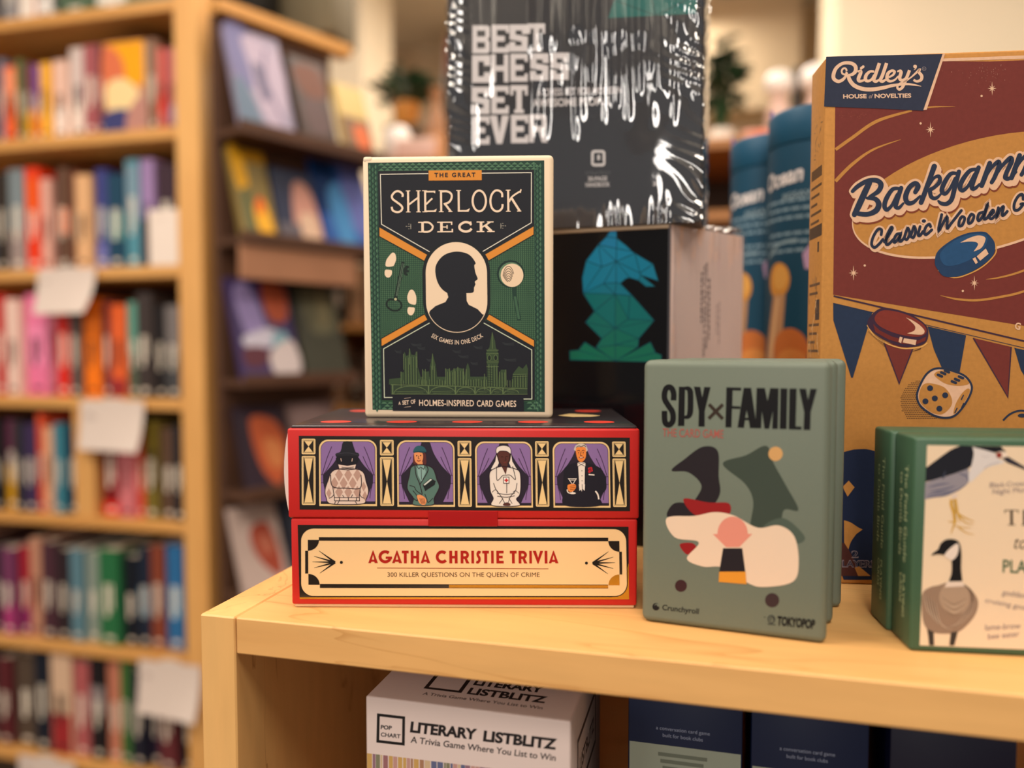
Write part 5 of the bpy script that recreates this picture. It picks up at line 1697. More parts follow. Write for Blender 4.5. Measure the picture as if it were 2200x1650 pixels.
sc([(1075, 285), (1000, 500), (960, 590), (1000, 618), (1080, 570)], 62, taper=[1, 1, 1, .9, .4])
sc([(1110, 545), (1190, 500), (1215, 440), (1160, 425), (1095, 480), (1080, 570), (1130, 615), (1220, 590), (1285, 520)], 50, taper=[.6, .8, 1, .9, 1.2, 1.2, 1, .7, .5])
sc([(1265, 440), (1320, 425), (1335, 460), (1310, 560), (1350, 600), (1420, 560), (1470, 470)], 52, taper=[.5, .9, 1.2, 1.2, 1, .8, .8])
sc([(1490, 415), (1420, 590), (1360, 720), (1300, 765), (1265, 725), (1300, 665), (1420, 610), (1520, 540)], 50, taper=[1.1, 1.2, 1.1, .9, .8, .7, .6, .5])
S.poly(arc(1592, 348, 34, n=16), LC, 7)
sc([(1615, 350), (1600, 390), (1568, 410)], 18, taper=[1, .8, .2])
sc([(1500, 560), (1600, 470), (1670, 405), (1660, 450), (1710, 520), (1695, 590), (1620, 618), (1560, 590)], 46, taper=[.5, .8, 1, 1.2, 1.3, 1.2, 1, .9])
S.line(arc(1755, 388, 34, n=20), 8, '#8a7f84', 7, closed=True)
S.text('R', (1742, 406), (1768, 406), 34, '#8a7f84', 7)
S.text('HOUSE', (280, 928), (705, 922), 72, LC, 7, bold=0.03)
S.text('of', (740, 925), (805, 924), 74, '#b59a92', 7, shear=0.3)
S.text('NOVELTIES', (850, 920), (1515, 912), 72, LC, 7, bold=0.03)
S.done('banner_lettering', bg)
S.view(1820, 330, .17273)
SCR = []


def br(pts, w, taper=None):
    SCR.append((cat_rom(pts, 7), w, taper))


br([(330, 355), (270, 480), (190, 650), (140, 750)], 72, [1, 1.1, 1.1, .9])
br([(120, 460), (190, 395), (310, 330), (420, 325), (475, 375), (440, 460), (330, 530)], 56, [.8, 1, 1, 1.1, 1.2, 1.1, .7])
br([(300, 545), (400, 555), (445, 620), (410, 700), (310, 745), (200, 740), (150, 720)], 60, [.6, 1, 1.2, 1.2, 1, 1, .8])
br([(700, 425), (620, 435), (545, 540), (515, 640), (545, 690), (610, 630), (680, 500)], 50, [.8, 1, 1.2, 1.2, 1, .8, .9])
br([(725, 420), (670, 580), (655, 650), (695, 665), (750, 610)], 56, [1, 1.1, 1, .8, .5])
br([(900, 470), (935, 400), (900, 360), (830, 410), (780, 520), (800, 600), (870, 600), (960, 520)], 56, [1, 1.2, 1, 1.1, 1.2, 1.1, .9, .5])
br([(1140, 150), (1080, 310), (1010, 500), (970, 600)], 62, [1.1, 1, 1, 1])
br([(1050, 430), (1130, 300), (1195, 275), (1205, 340), (1140, 410), (1085, 450), (1100, 530), (1160, 545), (1230, 480)], 44, [.6, .8, 1.1, 1.2, 1, 1.2, 1.2, 1, .5])
br([(1410, 235), (1340, 245), (1265, 350), (1230, 450), (1270, 490), (1330, 430), (1400, 300)], 50, [.8, 1, 1.2, 1.2, 1, .8, .9])
br([(1445, 215), (1390, 420), (1350, 560), (1290, 615), (1220, 610), (1185, 580)], 54, [1, 1.1, 1.1, 1, .9, .5])
br([(1660, 185), (1580, 205), (1495, 310), (1455, 410), (1490, 450), (1560, 390), (1640, 250)], 50, [.8, 1, 1.2, 1.2, 1, .8, .9])
br([(1690, 165), (1620, 340), (1605, 420), (1650, 420), (1700, 370)], 56, [1, 1.1, 1, .8, .5])
for k in range(2):
    o = Vector((372 * k, -96 * k))
    for pts, w, t in (([(1830, 110), (1780, 250), (1725, 390)], 60, [1, 1.1, 1]), ([(1745, 340), (1840, 180), (1930, 95), (1945, 140), (1890, 280), (1850, 350)], 50, [.6, .8, 1.1, 1.2, 1.1, 1]),
                      ([(1865, 330), (1970, 160), (2080, 50), (2100, 90), (2040, 220), (2020, 290), (2070, 300), (2160, 220)], 52, [.6, .8, 1.1, 1.2, 1.1, 1.1, .9, .5])):
        br([tuple(Vector(p) + o) for p in pts], w, t)
br([(2660, -110), (2580, -80), (2530, 60), (2560, 120), (2640, 80), (2700, -40), (2660, -110), (2760, -90)], 52)
br([(2850, -150), (2810, -20), (2765, 90)], 58)
br([(2790, 40), (2900, -120), (2970, -150), (2960, -60), (2930, 30), (2980, 40), (3060, -30)], 52)
for q, w, t in SCR:
    sh = [(x + 34, y + 62) for x, y in q]
    S.line(sh, w + 62, '#7c3a26', 5, round=True, taper=t)
    S.line([(x + 26, y + 44) for x, y in q], w + 56, CRB, 6, round=True, taper=t)
    S.line([(x + 12, y + 20) for x, y in q], w + 56, CRB, 6, round=True, taper=t)
    S.line(q, w + 56, CRB, 6, round=True, taper=t)
    S.line(q, w, NB, 8, round=True, taper=t)
S.done('title_lettering', bg)
SC2 = []
for pts in ([(470, 1000), (475, 940), (430, 935), (370, 1030), (350, 1120), (385, 1160), (440, 1120), (490, 1060)], [(510, 1090), (580, 980), (610, 920), (590, 915), (540, 1020), (530, 1110), (560, 1120), (620, 1060)],
            [(710, 985), (660, 1000), (625, 1070), (640, 1095), (690, 1040), (715, 985), (695, 1070), (720, 1080), (760, 1030)], [(755, 1040), (800, 920), (825, 990), (790, 1060), (760, 1050)], [(840, 1010), (880, 900), (900, 960), (870, 1035), (840, 1025)],
            [(955, 900), (930, 1000), (955, 1010), (990, 960)], [(1085, 900), (1070, 870), (1030, 900), (1005, 970), (1030, 1000), (1100, 940)],
            [(1225, 750), (1185, 950), (1290, 780), (1290, 920), (1350, 850), (1470, 700)], [(1460, 790), (1440, 840), (1440, 890), (1480, 880), (1510, 800), (1480, 775), (1460, 800)], [(1580, 760), (1555, 810), (1560, 860), (1600, 840), (1625, 770), (1595, 745), (1575, 775)],
            [(1740, 720), (1690, 740), (1670, 800), (1690, 825), (1740, 760), (1800, 620), (1750, 790), (1780, 800), (1810, 760)], [(1820, 770), (1870, 720), (1860, 695), (1825, 740), (1820, 790), (1850, 800), (1910, 740)],
            [(1930, 665), (1905, 780), (1960, 680), (1995, 655), (1975, 750), (2000, 755), (2040, 710)],
            [(2240, 560), (2230, 500), (2180, 520), (2130, 610), (2130, 690), (2180, 690), (2240, 620), (2210, 620)], [(2350, 570), (2300, 590), (2280, 650), (2300, 665), (2350, 600), (2340, 650), (2380, 620)],
            [(2410, 560), (2390, 650), (2440, 560), (2450, 570), (2440, 630), (2490, 545), (2500, 560), (2490, 620), (2530, 590)], [(2550, 580), (2590, 540), (2570, 520), (2540, 560), (2550, 605), (2610, 560)]):
    SC2.append(cat_rom(pts, 6))
for q in SC2:
    S.line([(x + 10, y + 18) for x, y in q], 80, CRB, 6, round=True)
    S.line(q, 80, CRB, 6, round=True)
    S.line(q, 36, '#232a3e', 8, round=True)
S.poly(arc(1003, 830, 48, 40, n=16), CRB, 6)
S.poly(arc(1003, 830, 27, 22, n=16), '#232a3e', 8)
S.done('subtitle_lettering', bg)
S.view(1700, 420, .22727)
S.text('G', (2135, 1255), (2188, 1266), 62, CRB, 4, bold=0.03)
S.view(1800, 1050, .24242)
S.text('2', (122, 612), (184, 612), 60, '#8a7f88', 5, bold=0.035)
S.text('2', (130, 606), (178, 606), 50, '#16223e', 6, bold=0.0)
S.text('PLAYERS', (-6, 694), (330, 698), 60, '#8a7f88', 5, bold=0.035)
S.text('PLAYERS', (0, 690), (324, 694), 52, '#231f38', 6, bold=0.0)
S.done('players_lettering', bg)
T = Sheet(idq(GD, GH), GD, GH, lambda u, v, n: (-n, GD - u, v))
BKI = '#5f4630'
for y0, n in ((60, 1), (70, 5), (128, 2), (152, 6)):
    for j in range(n):
        T.rect(4, y0 + j * 5.2, 25 - (j % 3) * 4, y0 + j * 5.2 + (6 if n == 1 else 1.6), BKI, 1)
T.rect(2, 94, 27, 101, '#4a382a', 1)
T.rect(19, 104, 22, 110, '#3c2f28', 1)
T.rect(17, 138, 25, 150, '#3f3530', 1)
rn = random.Random(9)
for i in range(60):
    x, y = rn.uniform(4, 25), rn.uniform(122, 300)
    T.line([(x, y), (x + rn.uniform(-4, 4), y + rn.uniform(3, 9))], 0.7, rn.choice([BKI, '#8a6a48', '#d2aa78']), 1)
for i in range(14):
    x, y = rn.uniform(7, 22), rn.uniform(30, 54)
    T.line([(x, y), (x + rn.uniform(-4, 4), y + rn.uniform(-4, 4))], 0.6, '#8a6a48', 1)
T.done('side_print', bg)

# ---- lower chess box: black front with a faceted blue-green knight, white side
LX, LY, LRZ = -0.13054, 0.54222, R(-4)
LW, LH = 0.105, 0.2225
BLK = mat('#0c0c0f', 0.12, 0.35, coat=0.0, key='gloss', bump=0.03, nscale=60)
WSD = mat('#d9c6c2', 0.35, 0.5, coat=0.5, key='wrap', bump=0.5, nscale=70)
lo = thing('chess_set_box', 'black chess set box with a blue green knight and a white side, under the other', 'game box', (LX, LY, 1.1002), LRZ)
m = MB()
bx, by = 0.1503, 0.0777
pts = [(0, 0), (LW, 0), (bx, by), (0.03, by + 0.01)]
n = 4
vs = [(x, y, 0) for x, y in pts] + [(x, y, LH) for x, y in pts]
m.raw(vs, [(3, 2, 1, 0), (4, 5, 6, 7)], WSD)
m.raw(vs, [(0, 1, 5, 4)], BLK)
m.raw(vs, [(1, 2, 6, 5)], WSD)
m.raw(vs, [(2, 3, 7, 6), (3, 0, 4, 7)], BLK)
m.build('carton', lo)
S = Sheet(((1122.2, 496.6), (1439.9, 481.0), (1432.9, 1179.9), (1121.7, 1154.5)), LW, LH, front)
S.rough, S.kw = 0.2, dict(key='g')
S.view(1180, 440, .27879)
kn = [(518, 165), (520, 255), (590, 310), (660, 372), (800, 455), (840, 585), (705, 540), (815, 628), (745, 628), (690, 582), (590, 568), (548, 605), (640, 700), (808, 890), (690, 1030), (685, 1095), (780, 1058), (820, 1140), (865, 1158), (862, 1212), (160, 1195), (158, 1125), (225, 1120), (275, 1058), (360, 1100), (405, 1030), (280, 905), (350, 820), (262, 680), (255, 560), (285, 430), (380, 305), (440, 245), (480, 180)]
vals = [(165, '#1a6f98'), (330, '#177092'), (470, '#156c8a'), (600, '#14667c'), (720, '#126062'), (860, '#155f5a'), (1000, '#166054'), (1110, '#17624f')]


def clip(poly, y0, y1):
    for lim, sg in ((y0, 1), (y1, -1)):
        out = []
        for a, b in zip(poly, poly[1:] + poly[:1]):
            ia, ib = (a[1] - lim) * sg >= 0, (b[1] - lim) * sg >= 0
            if ia:
                out.append(a)
            if ia != ib:
                t = (lim - a[1]) / (b[1] - a[1])
                out.append((a[0] + (b[0] - a[0]) * t, lim))
        poly = out
        if not poly:
            break
    return poly


# facets of the knight, each its own printed tone
facets = [[(518, 165), (520, 255), (440, 245), (480, 180)], [(440, 245), (520, 255), (518, 335), (380, 305)], [(520, 255), (590, 310), (640, 358), (518, 335)], [(518, 335), (640, 358), (660, 372), (515, 435)], [(380, 305), (518, 335), (515, 435)],
          [(660, 372), (800, 455), (700, 525)], [(800, 455), (840, 585), (705, 540), (700, 525)], [(515, 435), (660, 372), (700, 525)], [(515, 435), (700, 525), (705, 540), (690, 582), (620, 560)], [(705, 540), (815, 628), (745, 628), (690, 582)], [(515, 435), (620, 560), (590, 568), (548, 605), (515, 600)],
          [(380, 305), (515, 435), (405, 475)], [(285, 430), (380, 305), (405, 475)], [(285, 430), (405, 475), (262, 680), (255, 560)], [(405, 475), (515, 435), (420, 605), (262, 680)], [(515, 435), (515, 600), (420, 605)], [(420, 605), (515, 600), (508, 688)], [(262, 680), (420, 605), (508, 688)],
          [(515, 600), (548, 605), (640, 700), (508, 688)], [(262, 680), (508, 688), (350, 820)], [(508, 688), (508, 950), (350, 820), (420, 760)], [(508, 688), (620, 700), (610, 880)], [(640, 700), (620, 700), (610, 880), (808, 890)], [(508, 688), (610, 880), (508, 950)], [(350, 820), (508, 950), (280, 905)],
          [(610, 880), (808, 890), (508, 950)], [(280, 905), (508, 950), (405, 1030)], [(508, 950), (808, 890), (690, 1030)], [(405, 1030), (508, 950), (508, 1080), (360, 1100)], [(508, 950), (690, 1030), (508, 1080)], [(508, 1080), (690, 1030), (685, 1095)], [(508, 1080), (685, 1095), (510, 1204)], [(360, 1100), (508, 1080), (510, 1204)],
          [(275, 1058), (510, 1204), (225, 1120)], [(158, 1125), (225, 1120), (510, 1204), (160, 1195)], [(780, 1058), (820, 1140), (510, 1204)], [(820, 1140), (865, 1158), (862, 1212), (510, 1204)]]
rn = random.Random(3)
for f in facets:
    cy = sum(p[1] for p in f) / len(f)
    j = min(range(len(vals)), key=lambda i: abs(vals[i][0] - cy + 40))
    S.poly(f, vals[j][1], 2)
    S.line(f, 6, '#0d3e4c', 3, closed=True)
S.done('cover_artwork', lo)
a_ = math.atan2(by, bx - LW)
sl = math.hypot(bx - LW, by)
T = Sheet(idq(sl, LH), sl, LH, lambda u, v, n: (LW + math.cos(a_) * u + math.sin(a_) * n, math.sin(a_) * u - math.cos(a_) * n, v))
for j, (x, y0, y1, h) in enumerate(((38, 30, 66, 1.8), (41.5, 24, 90, 2.2), (44.5, 22, 84, 2.2), (47.5, 34, 78, 1.8), (57, 52, 74, 1.2), (60, 50, 82, 1.2))):
    if j in (1, 2):
        T.text('BEST CHESS SET EVER', (x, y1), (x, y0), h, '#4c4246', 1, bold=0.02)
    else:
        y = y0
        while y < y1:
            T.rect(x - h, y, x, min(y + 2.2 + (y * 1.7) % 3, y1), '#4c4246' if j < 4 else '#8d7d80', 1)
            y += 3.2 + (y * 1.7) % 3
T.done('side_print', lo)
m = MB()
m.box(0.002, LW + 0.0004, -0.0006, 0.0008, LH - 0.0028, LH + 0.0004, mat('#a08a72', 0.15, 0.6, key='edge', coat=1.0), 0.0004, 1)  # lit top rim of the wrapped box, put into the strip colour
m.box(LW - 0.0012, LW + 0.0006, -0.0006, 0.0012, 0, LH, mat('#3a3a40', 0.12, 0.6, key='edge', coat=1.0, bump=0.4, nscale=90), 0.0004, 1)  # gloss line down the front corner, put into a lighter strip
m.build('film_edge_gloss', lo)

# ---- upper chess box in shrink wrap
UX, UY, URZ = -0.18666, 0.54308, R(-3.5)
UW, UH, UD = 0.1815, 0.25, 0.05
up = thing('shrink_wrapped_chess_box', 'dark grey chess set box in crinkled shrink wrap, standing on the knight box', 'game box', (UX, UY, 1.3229), URZ)
m = MB()
m.box(0, UW, 0, 0.03, 0, UH, mat('#262a34', 0.45, 0.3), 0.0008, 1)
m.box(0.001, UW - 0.001, 0.0302, UD, 0.001, UH - 0.001, mat('#d8c6b0', 0.6), 0.0006, 1)
m.build('carton', up)
S = Sheet(((961.2, -245.8), (1516.0, -355.6), (1506.1, 476.9), (964.1, 503.0)), UW, UH, front)
S.view(900, 0, .31818)
TW = '#e2dde0'


def blk(x, y, w, h, ch):
    t = w * .27
    q = 14
    def r(a, b, c, d):
        S.rect(x + a, y + b, x + c, y + d, TW, 2)
    v = h * .185
    if ch == 'B':
        S.poly([(x, y), (x + w - q, y), (x + w, y + q), (x + w, y + h * .4), (x + w - q, y + h * .5), (x + w, y + h * .6), (x + w, y + h - q), (x + w - q, y + h), (x, y + h)], TW, 2, holes=[[(x + t, y + v), (x + w - t, y + v), (x + w - t, y + h * .4), (x + t, y + h * .4)], [(x + t, y + h * .6), (x + w - t, y + h * .6), (x + w - t, y + h - v), (x + t, y + h - v)]])
    elif ch == 'E':
        r(0, 0, t * 1.1, h); r(0, 0, w, v); r(0, h - v, w, h); r(0, h * .4, w * .75, h * .6); r(w * .82, 0, w, h * .29); r(w * .82, h * .71, w, h)
    elif ch == 'S':
        S.line([(x + w - 16, y + h * .36), (x + w - 16, y + h * .12), (x + 18, y + h * .12), (x + 18, y + h * .46), (x + w - 18, y + h * .54), (x + w - 18, y + h * .88), (x + 16, y + h * .88), (x + 16, y + h * .64)], v * 1.15, TW, 2)
    elif ch == 'T':
        r(0, 0, w, v); r(w * .34, 0, w * .66, h); r(0, 0, w * .16, h * .36); r(w * .84, 0, w, h * .36); r(w * .22, h - v * .7, w * .78, h)
    elif ch == 'C':
        S.line([(x + w - 16, y + h * .38), (x + w - 16, y + h * .12), (x + 20, y + h * .12), (x + 20, y + h * .88), (x + w - 16, y + h * .88), (x + w - 16, y + h * .62)], v * 1.2, TW, 2)
    elif ch == 'H':
        r(0, 0, t, h); r(w - t, 0, w, h); r(0, h * .4, w, h * .6)
    elif ch == 'V':
        S.poly([(x - 6, y), (x + w * .36, y), (x + w * .5, y + h * .62), (x + w * .64, y), (x + w + 6, y), (x + w * .66, y + h), (x + w * .34, y + h)], TW, 2)
    elif ch == 'R':
        S.poly([(x, y), (x + w - q, y), (x + w, y + q), (x + w, y + h * .48), (x + w - q, y + h * .58), (x + w + 6, y + h), (x + w - t, y + h), (x + w * .55, y + h * .62), (x + t, y + h * .62), (x + t, y + h), (x, y + h)], TW, 2, holes=[[(x + t, y + v), (x + w - t, y + v), (x + w - t, y + h * .42), (x + t, y + h * .42)]])


for wd_, xs, y, h in (('BEST', (362, 492, 615, 735), 172, 188), ('CHESS', (360, 488, 618, 755, 892), 372, 188), ('SET', (358, 490, 618), 585, 188), ('EVER', (360, 485, 622, 745), 785, 190)):
    for ch, x in zip(wd_, xs):
        blk(x, y - (x - 360) * 0.035, 117, h, ch)
S.done('title_lettering', up)
S.text('A CHESS SET FOR MODERN', (795, 648), (1370, 630), 46, '#cfcacd', 2, bold=0.03)
S.text('AWESOME PEOPLE.', (768, 720), (1300, 708), 50, '#d5d0d2', 2, bold=0.035)
S.line(rrect(1172, 1022, 1250, 1114, 14, 4), 18, '#d8d4d6', 2, closed=True)
S.rect(1205, 1046, 1222, 1080, '#d8d4d6', 2)
S.rect(1176, 1088, 1248, 1096, '#2b2d33', 3)
S.text('STRATEGY', (1125, 1182), (1298, 1178), 24, '#55565b', 2, bold=0.01)
S.text('30-PAGE', (1142, 1222), (1272, 1218), 28, '#c8c4c6', 2, bold=0.03)
S.text('HANDBOOK', (1125, 1262), (1290, 1258), 28, '#c8c4c6', 2, bold=0.03)
S.text('32', (1580, 1254), (1634, 1252), 26, '#d8d4d6', 2, bold=0.03)
S.poly([(1318, 0), (1878, -36), (1870, 92), (1278, 122)], '#1b6f6c', 2)
S.poly([(1318, 0), (1480, -120), (1760, -120), (1878, -36)], '#1a6a6a', 2)
S.poly([(1480, -120), (1400, -420), (1560, -700), (1760, -560), (1820, -300), (1760, -120)], '#176478', 2)
S.line([(1560, -60), (1600, 105)], 6, '#0d4448', 3)
S.line([(1318, 0), (1600, 105), (1878, -36)], 6, '#0d4448', 3)
S.done('cover_print', up)

FILM = bpy.data.materials.new('shrink_film')
FILM.use_nodes = True
nt = FILM.node_tree
nt.nodes.remove(nt.nodes['Principled BSDF'])
out = nt.nodes['Material Output']
tr = nt.nodes.new('ShaderNodeBsdfTransparent')
tr.inputs[0].default_value = (0.97, 0.97, 0.97, 1)
gl = nt.nodes.new('ShaderNodeBsdfGlossy')
gl.inputs['Roughness'].default_value = 0.07
fr = nt.nodes.new('ShaderNodeLayerWeight')
fr.inputs['Blend'].default_value = 0.5
pw = nt.nodes.new('ShaderNodeMath')
pw.operation = 'POWER'
pw.inputs[1].default_value = 4.0
nt.links.new(fr.outputs['Facing'], pw.inputs[0])
ad = nt.nodes.new('ShaderNodeMath')
ad.operation = 'MULTIPLY_ADD'
ad.inputs[1].default_value = 0.6
ad.inputs[2].default_value = 0.16
mix = nt.nodes.new('ShaderNodeMixShader')
nt.links.new(pw.outputs[0], ad.inputs[0])
nt.links.new(ad.outputs[0], mix.inputs[0])
nt.links.new(tr.outputs[0], mix.inputs[1])
nt.links.new(gl.outputs[0], mix.inputs[2])
nt.links.new(mix.outputs[0], out.inputs['Surface'])

rn = random.Random(11)
FOLD = []
for i in range(52):
    FOLD.append((rn.uniform(0.36, 0.99) if i < 46 else rn.uniform(0.04, 0.40), rn.uniform(0.0016, 0.0044) / UW, rn.uniform(0.20, 0.50), rn.uniform(0.6, 1.3), rn.uniform(-0.05, 0.05)))
CRK = [(rn.uniform(0, 1), rn.uniform(0, 0.98), rn.uniform(0.012, 0.03), rn.uniform(-0.9, 0.9), rn.uniform(0.3, 1)) for i in range(0)]


def film_h(u, v):
    h = 0.0
    for c, w, v0, a, sl_ in FOLD:
        cc = c + sl_ * (v - 0.7)
        d = (u - cc) / w
        if abs(d) < 3:
            e = min(max((v - v0) / 0.05, 0), 1)
            e = e * e * (3 - 2 * e)
            h += 0.4 * w * UW * a * e * math.exp(-d * d)
    # crinkles gathered along the two side seams and the foot
    k = math.exp(-((1 - u) / 0.085) ** 1.5)
    h += 0.0011 * k * math.sin(150 * v - 75 * (1 - u) + 3 * math.sin(31 * v)) * (0.55 + 0.45 * math.sin(17 * v))
    k = math.exp(-(u / 0.05) ** 1.5)
    h += 0.0010 * k * math.sin(170 * v + 60 * u + 3 * math.sin(41 * v))
    k = math.exp(-(v / 0.05) ** 1.5)
    h += 0.0007 * k * math.sin(130 * u + 2.5 * math.sin(37 * u)) * (0.5 + 0.5 * math.sin(9 * u + 1))
    h += 0.0003 * math.sin(7 * u + 1) * math.sin(6 * v)
    h += 0.0016 * math.exp(-((u - 0.80) / 0.07) ** 2 - ((v - 0.17) / 0.09) ** 2)
    return h


nu, nv = 300, 150
vs, fs = [], []
for j in range(nv + 1):
    for i in range(nu + 1):
        u, v = i / nu, j / nv
        vs.append((-0.001 + u * (UW + 0.002), -0.0016 - film_h(u, v), v * UH))
for j in range(nv):
    for i in range(nu):
        a = j * (nu + 1) + i
        fs.append((a, a + 1, a + nu + 2, a + nu + 1))
m = MB().raw(vs, fs, FILM, True)
# film down the sides
for x, sg in ((-0.0012, -1), (UW + 0.0012, 1)):
    vs, fs = [], []
    for j in range(61):
        for i in range(9):
            v = j / 60
            vs.append((x + sg * 0.0008 * math.sin(90 * v + 2 * i), -0.0016 + i / 8 * (UD + 0.003), v * UH))
    for j in range(60):
        for i in range(8):
            a = j * 9 + i
            fs.append((a, a + 1, a + 10, a + 9))
    m.raw(vs, fs, FILM, True)
m.build('shrink_film', up)

# crumpled film over the white side of the lower box, gathered along its top edge
ca, sa = math.cos(a_), math.sin(a_)


def side_film(u, v):
    k = math.exp(-((1 - v) / 0.12) ** 2) + 0.5 * math.exp(-(u / 0.08) ** 2)
    return 0.0016 + 0.0016 * k * (1 + math.sin(40 * u + 9 * v + 2 * math.sin(23 * u))) + 0.0006 * math.sin(15 * v + 6 * u) * math.sin(11 * u)


vs, fs = [], []
NU, NV = 40, 70
for j in range(NV + 1):
    for i in range(NU + 1):
        u, v = i / NU, j / NV
        n_ = side_film(u, v)
        z = v * (LH + 0.002) + (0.0035 * (0.5 + 0.5 * math.sin(31 * u + 2 * math.sin(17 * u))) * u if j == NV else 0)
        vs.append((LW + ca * u * sl + sa * n_, sa * u * sl - ca * n_, z))
for j in range(NV):
    for i in range(NU):
        a = j * (NU + 1) + i
        fs.append((a, a + 1, a + NU + 2, a + NU + 1))
m = MB().raw(vs, fs, FILM, True)
vs, fs = [], []
for j in range(9):
    for i in range(NU + 1):
        u, w_ = i / NU, j / 8
        n_ = side_film(u, 1.0) * (1 - w_) - 0.016 * w_
        z = LH + 0.002 + 0.006 * math.sin(math.pi * w_) * u ** 1.5 * (0.6 + 0.4 * math.sin(37 * u + 5 * w_)) * (0 if u < 0.35 else 1) + 0.0008
        vs.append((LW + ca * u * sl + sa * n_, sa * u * sl - ca * n_, z))
for j in range(8):
    for i in range(NU):
        a = j * (NU + 1) + i
        fs.append((a, a + 1, a + NU + 2, a + NU + 1))
m.raw(vs, fs, FILM, True)
m.build('shrink_film', lo)

# ---- blue puzzle tubes
TB, TB2 = '#1c4f70', '#17415f'


def tube(label, x, y, rz):
    t = thing('puzzle_tube', label, 'tube', (x, y, 1.1002), rz, 'tall blue puzzle tubes')
    r, h, lz = 0.039, 0.336, 0.307
    blue = mat('#14445f', 0.5, 0.3)
    MB().lathe([(r - 0.001, 0), (r, 0.001), (r, lz - 0.001), (r - 0.001, lz - 0.0004)], blue, 64).build('tube_body', t)
    MB().lathe([(r, lz), (r + 0.0006, lz + 0.001), (r + 0.0006, h - 0.004), (r - 0.002, h - 0.0006), (r - 0.006, h)], mat('#114a69', 0.5, 0.3), 64).build('lid', t)
    w = 0.16
    F = lambda u, v, n: ((r + n) * math.sin((u - w / 2) / r), -(r + n) * math.cos((u - w / 2) / r), v)
    S = Sheet(((0, 0), (160, 0), (160, 307), (0, 307)), w, lz, F, 8e-5)

    def strip(x0, x1, y0, y1, c, l):
        k = max(int((x1 - x0) / 3), 1)
        for i in range(k):
            S.rect(x0 + (x1 - x0) * i / k, y0, x0 + (x1 - x0) * (i + 1) / k, y1, c, l)

    def shape(pts, c, l):                     # cut into narrow strips so that the print follows the curved wall
        x0, x1 = min(p[0] for p in pts), max(p[0] for p in pts)
        k = max(int((x1 - x0) / 2.5), 1)
        for i in range(k):
            q = [(y, x) for x, y in pts]
            q = clip(q, x0 + (x1 - x0) * i / k, x0 + (x1 - x0) * (i + 1) / k)
            if len(q) > 2:
                S.poly([(x, y) for y, x in q], c, l)

    def disc(cx, cy, a, b, c, l):
        shape(arc(cx, cy, a, b, n=28), c, l)
    S.view(-6, -38, 1)
    for i, (a, b) in enumerate(((36, 110), (40, 104), (34, 108), (42, 100), (38, 106), (44, 96))):
        for k in range(int(a), int(b), 9):
            strip(k, k + 7.4, 84 + i * 7 + (6 if i > 2 else 0), 86.4 + i * 7 + (6 if i > 2 else 0), '#7f9db0', 1)
    S.view(-13, -58, 1)
    disc(62, 170, 12, 15, '#cf9244', 2)
    disc(64, 168, 8, 10, '#dba455', 3)
    shape([(56, 182), (70, 182), (66, 240), (44, 240)], '#b98e68', 2)
    shape([(60, 184), (64, 184), (56, 236), (50, 236)], '#d3ac84', 3)
    disc(74, 228, 16, 18, '#c0703a', 3)
    disc(76, 236, 13, 9, '#d08848', 4)
    shape([(62, 244), (84, 244), (80, 280), (60, 280)], '#8f4632', 3)
    shape([(84, 150), (100, 128), (118, 122), (122, 160), (100, 164), (86, 162)], '#b79ac0', 2)
    for i in range(5):
        S.curve([(94 + i * 6, 160), (96 + i * 6, 200), (92 + i * 7, 250)], 5, '#a78cba' if i % 2 else '#c3aacb', 3, taper=[1, 1, .3])
    shape([(90, 160), (118, 158), (114, 220), (96, 222)], '#b59abf', 2)
    disc(20, 40, 9, 22, '#8d6fb0', 2)
    disc(16, 34, 6, 10, '#c98fb8', 3)
    disc(140, 60, 10, 24, '#cf9244', 2)
    S.curve([(48, 150), (62, 140), (80, 138)], 2.4, '#88a4b4', 2)
    S.done('wrap_artwork', t)
    S.view(-4, -30, 1)
    # bent lettering, glyph by glyph so that it follows the curve
    S.text('THE', (88, 44), (104, 43), 5.2, '#9fb4c0', 6, bold=0.02)
    S.text('Ocean', (34, 66), (74, 62), 13, '#dcd9dc', 6, bold=0.03, shear=0.2)
    S.text('Anatomy', (82, 61), (138, 58), 13, '#dcd9dc', 6, bold=0.03, shear=0.2)
    S.text('JIGSAW PUZZLE', (56, 76), (116, 73), 4.6, '#8fa9b8', 6, bold=0.02)
    S.done('lettering', t)
    return t


tube('tall blue puzzle tube just left of the kraft backgammon box', 0.0878, 0.7054, R(-8))
tube('tall blue puzzle tube behind the other one, right of the white chess box side', 0.0585, 0.7875, R(-2))

# ---- lower shelf: white trivia box and three navy card boxes
ll = thing('white_trivia_box', 'white trivia game box with black lettering on the lower shelf', 'game box', (-0.1704, 0.36, 0.8542), R(-0.5))
XW, XH, XD = 0.1083, 0.2043, 0.10
WB = mat('#d6c4bf', 0.5, 0.35)
carton('carton', ll, XW, XD, XH, WB, 0.0012, 3)
S = Sheet(((785.2, 1495.9), (1227.3, 1549.8), (1225.3, 2054.0), (789.6, 1967.6)), XW, 0.1183, lambda u, v, n: (u, -n, v + 0.086))
S.view(760, 1400, .27273)
S.line([(195, 500), (395, 522), (392, 730), (190, 708)], 22, '#1d1b1c', 1, closed=True)
S.text('POP', (212, 610), (300, 618), 30, '#3a3638', 1, bold=0.04)
S.text('CHART', (212, 668), (368, 684), 30, '#3a3638', 1, bold=0.03)
S.text('LITERARY', (444, 632), (968, 690), 78, '#242022', 1, bold=0.045)
S.text('LISTBLITZ', (1020, 700), (1598, 765), 78, '#242022', 1, bold=0.045)
S.text('A Trivia Game Where You List to Win', (448, 716), (1592, 856), 48, '#3a3436', 1, bold=0.018)
rn = random.Random(6)
x = 105
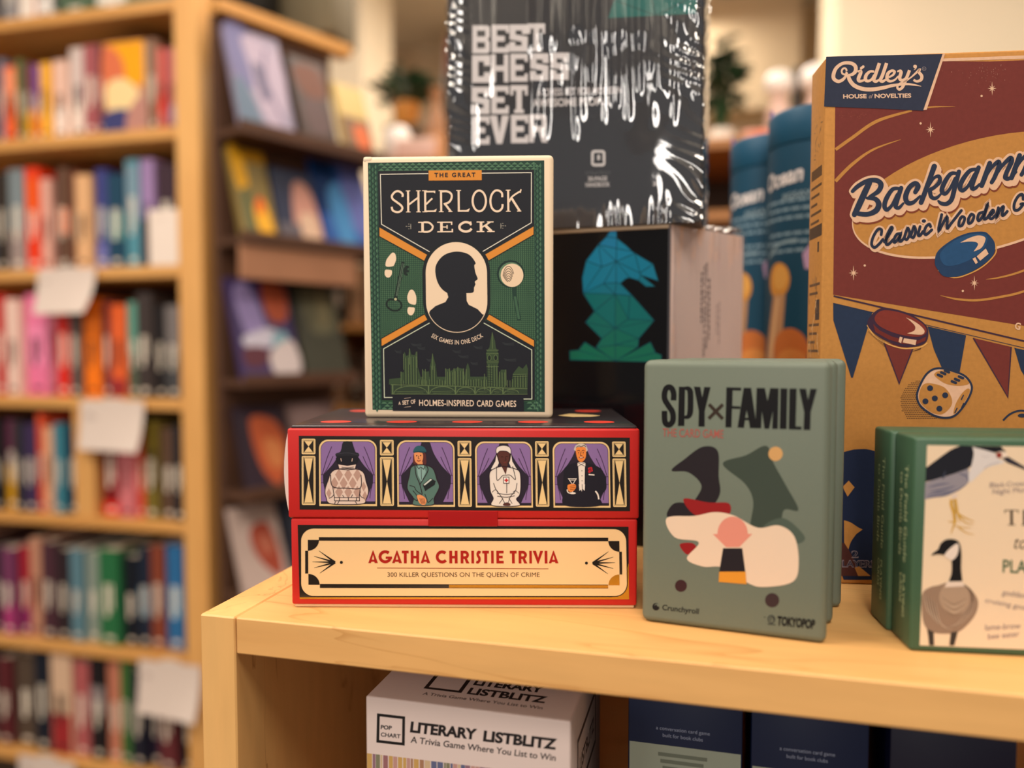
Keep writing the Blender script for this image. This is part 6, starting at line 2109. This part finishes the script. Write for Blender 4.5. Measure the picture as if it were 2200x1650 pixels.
while x < 1712:
    w = rn.uniform(14, 46)
    y = 802 + (x - 105) * 0.117
    S.poly([(x, y), (x + w, y + w * .117), (x + w, y + 1100), (x, y + 1100)], rn.choice(['#8d6a78', '#c19a5a', '#6d6a86', '#a2785e', '#b98e86', '#7d7a62', '#94666a', '#c7ad8c', '#5f6486']), 1)
    x += w + rn.uniform(2, 8)
S.done('front_print', ll)
T = Sheet(idq(XW, XD), XW, XD, lambda u, v, n: (u, v, XH + n))
T.line([(27, 83), (46, 83), (46, 64), (27, 64)], 2.2, '#2a2426', 1, closed=True)
T.text('LITERARY', (50, 73), (88, 73), 7, '#2a2426', 1, bold=0.04)
T.text('LISTBLITZ', (50, 84), (92, 84), 7, '#2a2426', 1, bold=0.04)
T.text('A Trivia Game Where You List to Win', (28, 91), (92, 91), 3, '#3a3436', 1, bold=0.01)
T.done('lid_print', ll)
T = Sheet(idq(XD, XH), XD, XH, lambda u, v, n: (XW + n, u, v))
T.line([(20, 20), (80, 20), (80, 50), (20, 50)], 3, '#5a4a48', 1, closed=True)
T.text('LISTBLITZ', (26, 40), (74, 40), 8, '#5a4a48', 1, bold=0.03)
T.done('side_print', ll)

NVY = mat('#0b1a3c', 0.35, 0.4, coat=0.15, key='navy')
PALE = '#98a193'


def cards(name, x0, x1, z_band, label, col, txt_z, streak=False):
    w = x1 - x0
    t = thing(name, label, 'card game box', (x0, 0.40, 0.8542), 0, 'navy card boxes on the lower shelf')
    h = 0.222
    carton('carton', t, w, 0.11, h, col, 0.001, 2)
    S = Sheet(idq(w, h), w, h, front)
    S.rough = 0.35
    W_ = w * 1000
    yb = (0.8542 + h - z_band) * 1000
    S.rect(0.8, yb, W_ - 0.8, 190, PALE, 1)
    S.done('pale_band', t)
    yt = (0.8542 + h - txt_z) * 1000
    S.text('a conversation card game', (W_ * .25, yt), (W_ * .72, yt), 1.9, '#8f98b0', 2)
    S.text('built for book clubs', (W_ * .31, yt + 3.6), (W_ * .66, yt + 3.6), 1.9, '#8f98b0', 2)
    for k in range(3):
        S.rect(W_ * (.27 + .02 * k), yb + 4 + 3.6 * k, W_ * (.70 - .03 * k), yb + 6 + 3.6 * k, '#6c7468', 2)
    S.done('lettering', t)
    return t


cards('navy_card_box', -0.0385, 0.0196, 1.0315, 'navy card box with a pale green band, nearest the white trivia box', NVY, 1.0395)
cards('navy_card_box', 0.0237, 0.0791, 1.0265, 'navy card box on the lower shelf, middle of the row of three', NVY, 1.0365)
t = cards('navy_card_box', 0.0885, 0.1433, 1.008, 'dark navy card box in shiny wrap, rightmost on the lower shelf', mat('#10122c', 0.25, 0.5, coat=0.6, key='wrap', bump=0.25, nscale=40), 1.0335)
